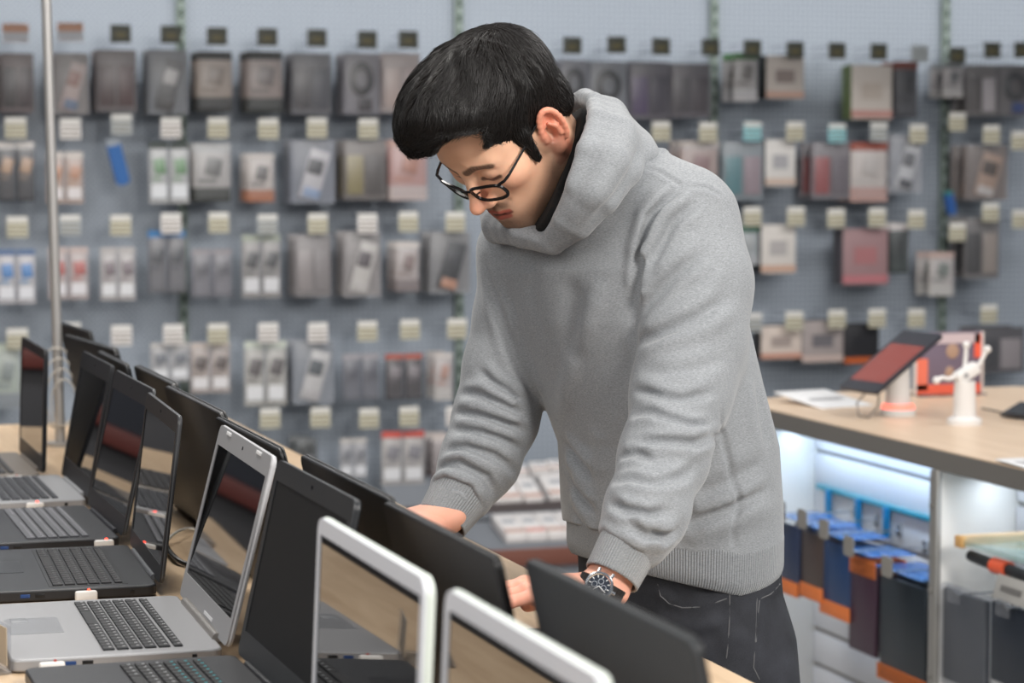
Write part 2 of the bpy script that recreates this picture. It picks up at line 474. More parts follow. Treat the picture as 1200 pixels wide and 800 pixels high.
def build_laptops():
    zt = TABLE
    BK = dict(base=(30, 31, 33), lid=(34, 36, 38), bezel=(26, 27, 29), keys=(18, 18, 20), glyph=(150, 150, 152))
    def A(label, y0, y1, hx, tilt, yaw=0, **k):
        return make_laptop(label, (hx, (y0 + y1) / 2, zt), math.radians(yaw), w=y1 - y0, tilt=tilt, **k)
    g = 'laptops in the left row, screens towards the left'
    A('white framed laptop nearest in front, cut off by the lower edge', 1.532, 1.907, .553, 2.5, L=.230, group=g, base=(26, 27, 29), lid=(212, 214, 220), bezel=(214, 217, 224), rim=(218, 226, 218), bz=(.013, .0165, .03), edge_round=.016, keys=(20, 20, 22), thick=.009, cam_hole=False)
    A('white framed laptop whose screen mirrors the table, second from the front', 1.951, 2.336, .548, 2.5, L=.230, group=g, base=(26, 27, 29), lid=(212, 214, 220), bezel=(214, 217, 224), rim=(218, 226, 218), bz=(.012, .0165, .03), edge_round=.016, keys=(20, 20, 22), thick=.009, cam_hole=False)
    A('dark grey laptop with wide matt bezel between the silver one and white framed one', 2.43, 2.80, .570, 12.5, L=.236, group=g, base=(38, 39, 42), lid=(40, 42, 45), bezel=(44, 47, 50), keys=(26, 26, 28), glyph=(190, 192, 195), bz=(.016, .024, .03), matt=True, teal=True, hinge=(30, 30, 32))
    A('silver laptop with black keys and open lid, in the left row', 2.838, 3.214, .570, 14.3, -1.8, L=.236, d=.252, group=g, base=(158, 158, 160), lid=(172, 172, 174), bezel=(150, 150, 152), keys=(34, 35, 38), glyph=(200, 200, 202), metal=.35, rough=.42, bz=(.013, .026, .032), bumpers=True, touch=(150, 151, 154), hinge=(140, 136, 132), rim=(186, 186, 188), thick=.006)
    A('black laptop with textured palm rest, just behind the silver laptop', 3.30, 3.668, .573, 7.0, -2.8, L=.234, d=.25, group=g, base=(36, 37, 40), deck=(30, 31, 33), lid=(40, 41, 43), bezel=(30, 31, 34), rim=(64, 65, 67), thick=.005, keys=(24, 24, 27), glyph=(120, 120, 124), hinge=(90, 92, 95), rough=.35)
    A('black laptop with grey keys, fourth from the far end of the left row', 3.74, 4.118, .582, 12.5, L=.234, group=g, base=(40, 41, 45), lid=(44, 45, 48), bezel=(33, 34, 37), rim=(70, 72, 74), thick=.005, keys=(98, 99, 104), glyph=(190, 190, 195), bz=(.012, .03, .03))
    A('laptop with pale grey base, dark bezel and black keys, near the metal post', 4.19, 4.54, .594, 10.5, L=.234, group=g, base=(150, 151, 154), lid=(40, 41, 44), bezel=(38, 39, 42), keys=(46, 48, 54), glyph=(130, 132, 138), bz=(.016, .03, .034), rough=.4)
    A('narrow seen black laptop with brownish base at the far end of the table', 4.56, 4.925, .561, 2.0, L=.232, group=g, base=(120, 112, 104), lid=(34, 35, 39), bezel=(28, 29, 33), keys=(40, 40, 44), bz=(.01, .018, .03))
    g2 = 'laptops in the right row, lids turned away from the left row'
    def B(label, y0, y1, hx, tilt, yaw=0, **k):
        kk = dict(BK); kk.update(k)
        return make_laptop(label, (hx, (y0 + y1) / 2, zt), PI + math.radians(yaw), w=y1 - y0, tilt=tilt, group=g2, **kk)
    B('charcoal lid nearest in the right row, below the wristwatch', 1.635, 2.030, .737, 12.5, L=.236, lid=(48, 51, 54), rough=.55)
    B('black lid second in the right row, in front of the far hand', 2.040, 2.424, .712, 12.5, L=.236, lid=(20, 20, 21), rough=.34)
    B('black lid third in the right row, behind the dark grey laptop', 2.434, 2.846, .722, 12.5, L=.236, lid=(13, 14, 17), rough=.4)
    B('black lid fourth in the right row, right behind the silver laptop screen', 2.905, 3.312, .710, 12.5, L=.236, lid=(13, 14, 16), rough=.4)
    B('wide black lid with a small pale mark in the right row', 3.345, 3.79, .726, 12.5, L=.237, lid=(40, 39, 39), rough=.4, thick=.009)
    B('black lid with a thick top edge, sixth in the right row', 3.81, 4.190, .742, 12.5, L=.237, lid=(38, 38, 38), rough=.4, thick=.009)
    B('dark grey slim lid seventh in the right row', 4.205, 4.54, .728, 12.5, L=.236, lid=(46, 47, 49), rough=.45)
    B('glossy black wide lid slightly turned, near the post in the right row', 4.560, 4.99, .745, 12.5, 5, L=.237, lid=(20, 21, 22), rough=.3, thick=.009)
    B('black lid farthest in the right row, seen behind the metal post', 5.040, 5.35, .772, 12, 4, L=.237, lid=(30, 31, 32))
    # small pale mark on one lid
    # white alarm sensors stuck to the table-side edges, each with a red light
    wh = colmat((225, 222, 218), .5); red = mat('red_led', (200, 40, 30), .4, emit=(255, 60, 40), estr=6)
    sens = [((61, 776), 2.838, 'white alarm sensor on the near edge of the silver laptop', 0), ((101, 693), 3.30, 'white alarm sensor between the silver laptop and the black one behind it', 1),
            ((122, 634), 3.74, 'white alarm sensor at the back corner of the black laptop with grey keys', 1), ((41, 591), 4.19, 'white alarm sensor on the edge of the pale grey laptop', 1), ((17, 543), 4.56, 'white alarm sensor on the brownish laptop at the far end', 0)]
    for (px, py), y0, lab, on in sens:
        p = on_y(px, py, y0 - .010)
        o = thing('alarm_sensor', lab, 'alarm sensor', (p[0], p[1], TABLE), 0, 'white alarm sensors on the laptops')
        MB().box((0, 0, .008), (.030, .012, .016), .003).build('case', wh, o)
        MB().ball((.004, .002, .0165), .0022, seg=10).build('light', red if on else colmat((160, 60, 50), .4), o)
    # cables behind the lids
    def cable(name, lab, pts, r, c, cat='cable', rough=.4):
        mb = MB(); P = [Vector(p) for p in pts]; Q = []
        for i in range(len(P) - 1):
            p0, p1, p2, p3 = P[max(i - 1, 0)], P[i], P[i + 1], P[min(i + 2, len(P) - 1)]
            for k in range(8):
                t = k / 8; Q.append(0.5 * ((2 * p1) + (-p0 + p2) * t + (2 * p0 - 5 * p1 + 4 * p2 - p3) * t * t + (-p0 + 3 * p1 - 3 * p2 + p3) * t ** 3))
        Q.append(P[-1]); mb.tube(Q, r, 8)
        return tag(mb.build(name, colmat(c, rough)), lab, cat)
    z = TABLE
    OZ = lambda x, y, h: tuple(on_z(x, y, z + h))
    cable('cable', 'pale grey cable looping on the table behind the black laptop lid', [OZ(190, 652, .003), OZ(196, 634, .010), OZ(206, 624, .016), OZ(220, 619, .012), OZ(236, 622, .003)], .0022, (196, 194, 188))
    cable('cable', 'thick black cable curling on the table beside the silver laptop lid', [OZ(188, 622, .006), OZ(194, 638, .010), OZ(203, 651, .010), OZ(214, 659, .006), OZ(226, 662, .005)], .0040, (24, 24, 25))
    cable('cable', 'thin white cable arching over the dark grey laptop hinge', [(.585, 2.80, z + .02), (.600, 2.79, z + .034), (.612, 2.74, z + .030), (.60, 2.66, z + .019)], .002, (200, 200, 198))
    # metal post with a coil of clear cable
    pb = on_z(71, 522, TABLE); top = on_y(53, -40, pb[1])
    o = thing('metal_post', 'thin grey metal post rising from the far end of the table', 'post', (pb[0], pb[1], TABLE))
    mb = MB(); mb.cyl((0, 0, 0), (top[0] - pb[0], 0, top[2] - TABLE), .0105, seg=16); mb.build('tube', mat('brushed_post', (176, 174, 172), .4, .6), o)
    mb = MB(); mb.cyl((0, 0, 0), (0, 0, .008), .03, seg=24); mb.build('foot', mat('brushed_post', (176, 174, 172), .4, .6), o)
    mb = MB(); c = on_y(68, 455, pb[1] - .05)
    for k in range(4): mb.tube([(c[0] + (.045 - .006 * k) * math.sin(t) + .004 * k, pb[1] - .035 - .006 * k, c[2] + (.085 - .012 * k) * math.cos(t) - .01 * k) for t in np.linspace(0, 2 * PI, 33)[:-1]], .0018, 6, True)
    tag(mb.build('coiled_cable', mat('clear_cable', (196, 190, 180), .25, alpha=.8)), 'coil of translucent cable hung on the grey metal post', 'cable')
    # clear price holder at the left edge
    p = on_z(2, 775, TABLE)
    ac = clear_mat()
    o = thing('price_holder', 'clear acrylic price holder at the left edge of the table', 'price holder', (p[0] - .035, p[1] - .04, TABLE), math.radians(12))
    MB().box((0, 0, .002), (.06, .09, .004), .001).build('foot', ac, o); MB().box((.028, 0, .030), (.003, .09, .055), .001, rot=None).build('face', ac, o)
    MB().box((.0255, 0, .032), (.001, .08, .045)).build('price_card', colmat((186, 170, 148), .7), o)

def build_left_side():
    """what the laptop screens mirror: a second table, a red bench front and a dark rack by the back wall"""
    oak = wood_mat('pale_oak', (214, 188, 156), (190, 162, 130))
    t = thing('display_table', 'second oak display table, mirrored in the dark laptop screens', 'table', (-1.3, 6.0, 0))
    MB().box((0, 0, .88), (1.5, 2.2, .04), .004).build('tabletop', oak, t); MB().box((0, 0, .43), (1.3, 2.0, .86), .006).build('cabinet', colmat((60, 60, 64), .5), t)
    t = thing('shelf_rack', 'dark shelf rack with a red front ledge by the back wall', 'rack', (-1.5, 8.0, 0))
    MB().box((0, .1, 1.2), (4.0, .25, 2.4), .004).build('carcass', colmat((38, 42, 52), .5), t)
    MB().box((0, -.10, .90), (4.0, .22, .06), .004).build('ledge', colmat((98, 44, 38), .5), t)
    MB().box((0, -.06, .50), (4.0, .18, .86), .004).build('front', colmat((52, 52, 56), .5), t)
    for k in range(7): MB().box((-1.7 + .57 * k, -.05, 1.45 + .12 * (k % 2)), (.36, .06, .42), .004).build('panel', colmat([(70, 84, 104), (120, 112, 116), (60, 66, 84), (140, 120, 122)][k % 4], .4), t)
# ================================================================== WALL OF ACCESSORIES
HOOK = .20
def clear_mat():
    if 'clear_plastic' in MATS: return MATS['clear_plastic']
    m = bpy.data.materials.new('clear_plastic'); m.use_nodes = True; MATS['clear_plastic'] = m
    n, l = m.node_tree.nodes, m.node_tree.links; n.clear()
    o = n.new('ShaderNodeOutputMaterial'); t = n.new('ShaderNodeBsdfTransparent'); t.inputs['Color'].default_value = (.90, .91, .93, 1)
    g = n.new('ShaderNodeBsdfGlossy'); g.inputs['Roughness'].default_value = .38
    d = n.new('ShaderNodeBsdfDiffuse'); d.inputs['Color'].default_value = srgb(190, 192, 196)
    a = n.new('ShaderNodeMixShader'); a.inputs[0].default_value = .5; l.new(g.outputs[0], a.inputs[1]); l.new(d.outputs[0], a.inputs[2])
    mx = n.new('ShaderNodeMixShader'); mx.inputs[0].default_value = .12
    l.new(t.outputs[0], mx.inputs[1]); l.new(a.outputs[0], mx.inputs[2]); l.new(mx.outputs[0], o.inputs[0])
    return m
ROWN = ['top', 'second', 'third', 'fourth', 'bottom']
ORD = ['first', 'second', 'third', 'fourth', 'fifth', 'sixth', 'seventh', 'eighth', 'ninth', 'tenth', 'eleventh', 'twelfth']
def place_words(row, i, side):
    return '%s row, %s' % (ROWN[row], ORD[i] + ' from left' if side == 'L' else ORD[i] + ' right of person')
# price tags on the hook tips: photo column, row of the tag, colour
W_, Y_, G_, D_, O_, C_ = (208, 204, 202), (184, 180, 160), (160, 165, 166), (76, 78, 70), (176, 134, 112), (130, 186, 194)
TN = {W_: 'white', Y_: 'yellowish', G_: 'grey', D_: 'dark gold', O_: 'orange and grey', C_: 'pale blue'}
TAGS = {
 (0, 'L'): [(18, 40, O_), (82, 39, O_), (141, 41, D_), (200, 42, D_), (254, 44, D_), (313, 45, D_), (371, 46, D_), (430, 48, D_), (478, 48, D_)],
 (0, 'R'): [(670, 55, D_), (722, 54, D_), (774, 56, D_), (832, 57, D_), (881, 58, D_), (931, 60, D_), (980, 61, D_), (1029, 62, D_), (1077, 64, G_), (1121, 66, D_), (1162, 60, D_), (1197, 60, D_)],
 (1, 'L'): [(18, 148, Y_), (82, 149, W_), (142, 144, G_), (200, 148, W_), (255, 148, Y_), (314, 149, Y_), (371, 148, Y_), (431, 149, Y_)],
 (1, 'R'): [(774, 152, Y_), (829, 153, Y_), (881, 152, C_), (931, 152, Y_), (980, 154, C_), (1029, 153, G_), (1075, 155, Y_), (1121, 141, Y_), (1161, 156, Y_), (1194, 163, Y_)],
 (2, 'L'): [(20, 264, Y_), (82, 262, G_), (141, 262, Y_), (200, 260, W_), (256, 259, Y_), (313, 261, G_), (372, 260, Y_), (430, 260, W_), (478, 258, Y_), (533, 258, Y_)],
 (2, 'R'): [(881, 252, Y_), (932, 252, Y_), (979, 254, Y_), (1027, 253, Y_), (1073, 255, Y_), (1121, 270, Y_), (1160, 247, Y_), (1195, 255, Y_)],
 (3, 'L'): [(20, 395, Y_), (82, 388, G_), (142, 391, W_), (203, 390, W_), (255, 389, Y_), (314, 388, W_), (372, 388, W_), (430, 386, Y_), (480, 384, Y_), (535, 383, Y_)],
 (3, 'R'): [(882, 376, G_), (930, 374, Y_), (980, 372, Y_), (1027, 371, Y_), (1073, 371, Y_), (1158, 366, Y_)],
 (4, 'L'): [(316, 488, Y_), (375, 487, Y_), (432, 488, Y_), (479, 486, Y_), (533, 486, W_)],
}
# packages: row, side, hook index, px left, px top, px right, px bottom, style, colours, words
K, WH = (40, 40, 44), (222, 214, 208)
PACKS = [
 (0, 'L', 0, 0, 62, 40, 132, 'pouch', (112, 92, 90), [(46, 34, 36), (60, 36, 40)], 'clear pouch with two dark maroon cards'),
 (0, 'L', 1, 63, 62, 104, 134, 'slant', (176, 164, 158), [(214, 190, 182), (150, 84, 62), (110, 130, 160)], 'beige pack with slanted pink card'),
 (0, 'L', 2, 112, 58, 160, 131, 'pouch', (120, 108, 106), [(74, 38, 38), (84, 40, 38)], 'clear pouch, two dark red ended cards'),
 (0, 'L', 3, 173, 58, 220, 134, 'slant', (150, 152, 154), [(92, 92, 92), (214, 210, 206), (52, 46, 42)], 'clear pack with slanted dark card'),
 (0, 'L', 4, 230, 60, 272, 131, 'card', (198, 180, 164), [(44, 44, 42), (120, 100, 86), (40, 40, 38)], 'beige boxed card with black foot'),
 (0, 'L', 5, 288, 60, 331, 132, 'card', (184, 166, 156), [(40, 40, 38), (92, 80, 76), (38, 42, 38)], 'pinkish beige card with black foot'),
 (0, 'L', 6, 341, 62, 388, 134, 'pouch', (118, 116, 120), [(70, 66, 70), (84, 84, 92)], 'smoky clear pouch'),
 (0, 'L', 7, 402, 62, 445, 134, 'coil', (150, 146, 152), [(40, 38, 42), (60, 52, 56)], 'clear pouch with a coiled black cable'),
 (0, 'L', 8, 447, 62, 492, 132, 'pouch', (206, 190, 184), [(214, 190, 180), (206, 184, 178)], 'pale pink pouch'),
 (0, 'R', 0, 655, 70, 690, 134, 'coil', (158, 158, 164), [(44, 46, 54), (70, 70, 80)], 'clear pouch with a dark coil'),
 (0, 'R', 1, 690, 72, 735, 138, 'coil', (148, 150, 156), [(46, 48, 52), (56, 56, 62)], 'grey pouch with a black cable'),
 (0, 'R', 2, 737, 72, 784, 140, 'pouch', (110, 104, 112), [(86, 62, 106), (70, 62, 76)], 'clear pouch with purple insert'),
 (0, 'R', 3, 786, 74, 832, 138, 'pouch', (108, 100, 106), [(70, 62, 68), (76, 64, 70)], 'clear pouch with dark mauve insert'),
 (0, 'R', 4, 860, 62, 887, 118, 'card', (206, 200, 196), [(86, 140, 84), (104, 96, 90), (226, 222, 220)], 'white card with green header'),
 (0, 'R', 5, 898, 65, 942, 116, 'box', (210, 200, 194), [(30, 32, 32), (104, 88, 84), (208, 170, 154)], 'black and white carton'),
 (0, 'R', 7, 998, 76, 1045, 140, 'box', (224, 214, 206), [(132, 150, 96), (196, 180, 168), (206, 156, 148)], 'large white carton with a green side'),
 (0, 'R', 8, 1048, 72, 1074, 138, 'card', (58, 56, 62), [(128, 66, 54), (34, 34, 38), (70, 70, 76)], 'black card with dark red header'),
 (0, 'R', 9, 1105, 74, 1128, 114, 'card', (212, 204, 200), [(150, 156, 160), (96, 100, 104), (220, 214, 210)], 'small white card with a dark dot'),
 (0, 'R', 10, 1132, 76, 1168, 136, 'pouch', (132, 126, 124), [(100, 92, 90), (210, 200, 200)], 'grey blister pack'),
 (0, 'R', 11, 1170, 76, 1208, 136, 'coil', (118, 112, 112), [(46, 46, 50), (40, 70, 140)], 'pack with blue tipped dark gadget'),
 (1, 'L', 0, -4, 166, 41, 236, 'twin', (50, 48, 52), [(196, 150, 110), (220, 214, 210)], 'black strip card'),
 (1, 'L', 1, 54, 178, 98, 238, 'twin', (214, 188, 172), [(206, 140, 96), (224, 214, 208)], 'orange and white card'),
 (1, 'L', 2, 116, 162, 146, 218, 'stick', (26, 98, 170), [(150, 160, 170)], 'bright blue handheld device'),
 (1, 'L', 3, 174, 166, 222, 238, 'twin', (208, 206, 204), [(96, 150, 90), (60, 70, 66)], 'white card with a green strip'),
 (1, 'L', 4, 226, 168, 270, 236, 'card', (196, 190, 186), [(196, 196, 196), (58, 58, 56), (52, 54, 48)], 'white topped card with black foot'),
 (1, 'L', 5, 289, 180, 321, 236, 'card', (216, 204, 196), [(214, 206, 202), (40, 38, 40), (190, 120, 84)], 'small white card with black disc'),
 (1, 'L', 6, 340, 164, 392, 238, 'slant', (150, 154, 164), [(214, 210, 212), (60, 60, 66), (150, 170, 200)], 'pouch with a tilted white card'),
 (1, 'L', 7, 402, 164, 452, 234, 'pouch', (118, 108, 102), [(150, 136, 84), (84, 76, 72)], 'dark pouch with a mottled gold insert'),
 (1, 'L', 8, 456, 164, 500, 234, 'card', (206, 160, 152), [(206, 170, 160), (190, 120, 90), (214, 196, 190)], 'orange and pink card'),
 (1, 'R', 1, 797, 165, 841, 232, 'card', (190, 168, 160), [(200, 190, 184), (150, 110, 110), (150, 130, 130)], 'beige pink card'),
 (1, 'R', 2, 846, 166, 894, 234, 'pouch', (150, 160, 164), [(90, 140, 146), (170, 150, 156)], 'clear pouch with teal insert'),
 (1, 'R', 3, 897, 163, 932, 218, 'box', (222, 218, 214), [(36, 38, 38), (130, 130, 140), (206, 184, 170)], 'slim white carton'),
 (1, 'R', 4, 951, 167, 995, 233, 'pouch', (140, 132, 136), [(168, 80, 80), (120, 110, 116)], 'grey pouch with a red corner'),
 (1, 'R', 5, 997, 167, 1039, 236, 'card', (224, 212, 204), [(170, 90, 74), (216, 208, 202), (210, 170, 160)], 'white card with a rust red header'),
 (1, 'R', 6, 1043, 158, 1080, 226, 'slant', (200, 200, 204), [(222, 220, 222), (120, 120, 124), (90, 90, 96)], 'pale angled blister pack'),
 (1, 'R', 8, 1131, 170, 1180, 234, 'slant', (160, 144, 134), [(190, 160, 140), (90, 76, 68), (214, 206, 200)], 'beige and brown pack'),
 (1, 'R', 7, 1101, 224, 1118, 252, 'stick', (40, 90, 160), [(60, 130, 130)], 'small blue and green tool'),
 (2, 'L', 0, -4, 292, 42, 355, 'twin', (220, 214, 214), [(52, 140, 214), (96, 120, 160)], 'white card with a bright blue swirl'),
 (2, 'L', 1, 56, 290, 104, 350, 'twin', (216, 198, 192), [(206, 90, 80), (210, 190, 184)], 'white card with a red swirl'),
 (2, 'L', 2, 117, 290, 159, 351, 'twin', (214, 206, 202), [(130, 110, 116), (196, 190, 188)], 'plain white card'),
 (2, 'L', 3, 173, 270, 218, 342, 'twin', (120, 118, 122), [(34, 40, 52), (60, 130, 190)], 'grey card with blue striped black device'),
 (2, 'L', 4, 224, 292, 272, 347, 'twin', (136, 132, 138), [(86, 84, 92), (160, 154, 158)], 'grey card with a ring'),
 (2, 'L', 5, 283, 275, 329, 348, 'twin', (176, 170, 166), [(54, 54, 58), (180, 186, 172)], 'grey card with a black gadget'),
 (2, 'L', 6, 345, 275, 388, 347, 'pouch', (150, 142, 140), [(164, 154, 150), (150, 142, 140)], 'beige grey pouch'),
 (2, 'L', 7, 402, 272, 446, 347, 'slant', (182, 172, 166), [(222, 214, 206), (96, 84, 88), (214, 208, 200)], 'pack of white sheets with dark band'),
 (2, 'L', 8, 463, 284, 491, 341, 'card', (200, 188, 182), [(220, 212, 208), (120, 90, 86), (146, 132, 130)], 'narrow tilted white card'),
 (2, 'L', 9, 503, 272, 551, 343, 'slant', (160, 156, 154), [(36, 38, 42), (60, 60, 66), (206, 150, 120)], 'clear pack with black phone holder'),
 (2, 'R', 0, 866, 266, 888, 310, 'card', (190, 196, 196), [(60, 130, 100), (206, 206, 204), (200, 200, 200)], 'small white pack with green top'),
 (2, 'R', 1, 892, 263, 932, 320, 'box', (222, 216, 210), [(34, 36, 38), (150, 146, 150), (206, 170, 150)], 'white and black carton'),
 (2, 'R', 3, 988, 268, 1040, 333, 'box', (164, 132, 134), [(96, 92, 98), (190, 110, 112), (190, 120, 126)], 'large mauve carton'),
 (2, 'R', 4, 1042, 262, 1064, 320, 'card', (40, 52, 48), [(220, 212, 210), (30, 36, 34), (44, 56, 52)], 'white headed card with black device'),
 (2, 'R', 5, 1089, 296, 1117, 346, 'card', (216, 206, 200), [(206, 180, 170), (100, 116, 106), (220, 214, 208)], 'tilted white card with dark device'),
 (2, 'R', 6, 1130, 255, 1170, 326, 'pouch', (126, 120, 118), [(60, 56, 56), (170, 156, 146)], 'clear pack of dark clutter'),
 (3, 'L', 0, -8, 405, 24, 478, 'card', (196, 204, 190), [(206, 214, 200), (120, 130, 130), (150, 156, 160)], 'pale greenish card'),
 (3, 'L', 3, 176, 402, 222, 446, 'twin', (208, 204, 202), [(120, 124, 132), (214, 210, 206)], 'white card'),
 (3, 'L', 4, 223, 402, 270, 459, 'twin', (206, 190, 180), [(90, 72, 64), (214, 200, 192)], 'beige card with a brown window'),
 (3, 'L', 5, 286, 400, 336, 474, 'twin', (206, 202, 192), [(96, 86, 84), (214, 220, 208)], 'greenish white card'),
 (3, 'L', 6, 343, 400, 391, 472, 'slant', (176, 180, 186), [(226, 222, 218), (90, 96, 100), (206, 200, 198)], 'clear pouch of white cards'),
 (3, 'L', 7, 401, 415, 444, 468, 'twin', (118, 118, 126), [(90, 90, 100), (170, 166, 170)], 'slate grey card'),
 (3, 'L', 8, 451, 415, 495, 467, 'twin', (64, 58, 60), [(150, 140, 142), (184, 92, 74)], 'black card with a rust red header'),
 (3, 'L', 9, 509, 414, 530, 468, 'card', (216, 204, 198), [(214, 206, 202), (206, 140, 116), (222, 214, 208)], 'narrow white and orange card'),
 (3, 'R', 1, 892, 382, 939, 420, 'box', (222, 206, 196), [(60, 54, 52), (120, 106, 106), (206, 150, 130)], 'wide white and orange carton'),
 (3, 'R', 2, 940, 376, 988, 424, 'box', (170, 160, 158), [(34, 34, 38), (60, 62, 74), (200, 180, 172)], 'black carton with a white face'),
 (3, 'R', 3, 990, 380, 1030, 426, 'box', (36, 36, 40), [(30, 32, 36), (40, 40, 46), (200, 96, 40)], 'black carton with an orange edge'),
 (3, 'R', 5, 1140, 384, 1200, 436, 'pouch', (84, 80, 84), [(50, 48, 54), (170, 160, 160)], 'dark bundle of pouches'),
 (4, 'L', 1, 346, 514, 372, 540, 'coil', (96, 100, 102), [(44, 48, 46), (150, 146, 148)], 'small dark gadget'),
 (4, 'L', 2, 398, 514, 430, 560, 'twin', (196, 194, 194), [(140, 140, 146), (206, 200, 196)], 'grey and white narrow card'),
 (4, 'L', 3, 447, 506, 497, 566, 'twin', (208, 200, 194), [(150, 146, 150), (226, 92, 78)], 'white card with a bright red header'),
 (4, 'L', 4, 507, 510, 532, 568, 'card', (180, 168, 164), [(222, 210, 204), (96, 84, 84), (150, 130, 126)], 'white headed narrow card'),
]
def build_wall_goods():
    rod = mat('chrome_wire', (190, 192, 195), .25, .9)
    for (row, side), lst in TAGS.items():
        for i, (px, py, c) in enumerate(lst):
            p = on_y(px, py, WALL_Y - HOOK - .02)
            rz = p[2] + (.018 if row else .022)
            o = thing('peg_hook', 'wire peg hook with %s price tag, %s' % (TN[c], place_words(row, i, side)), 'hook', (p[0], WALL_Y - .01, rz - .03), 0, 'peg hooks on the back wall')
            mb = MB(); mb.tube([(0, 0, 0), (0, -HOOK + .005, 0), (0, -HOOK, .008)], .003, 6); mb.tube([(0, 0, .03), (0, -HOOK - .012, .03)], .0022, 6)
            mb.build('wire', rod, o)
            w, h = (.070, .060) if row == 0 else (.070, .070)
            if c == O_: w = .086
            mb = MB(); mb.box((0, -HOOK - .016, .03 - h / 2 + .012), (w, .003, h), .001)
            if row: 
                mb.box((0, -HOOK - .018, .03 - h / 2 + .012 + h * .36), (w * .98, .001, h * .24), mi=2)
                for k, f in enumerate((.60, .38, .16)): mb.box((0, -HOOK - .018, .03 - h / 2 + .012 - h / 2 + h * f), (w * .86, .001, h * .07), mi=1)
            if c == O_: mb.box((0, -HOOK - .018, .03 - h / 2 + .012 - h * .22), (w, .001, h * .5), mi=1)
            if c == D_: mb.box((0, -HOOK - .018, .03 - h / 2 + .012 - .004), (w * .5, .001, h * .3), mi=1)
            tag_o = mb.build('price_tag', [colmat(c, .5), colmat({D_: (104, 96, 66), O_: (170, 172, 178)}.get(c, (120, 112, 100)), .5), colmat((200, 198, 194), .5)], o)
    for q in PACKS: pack(*q)

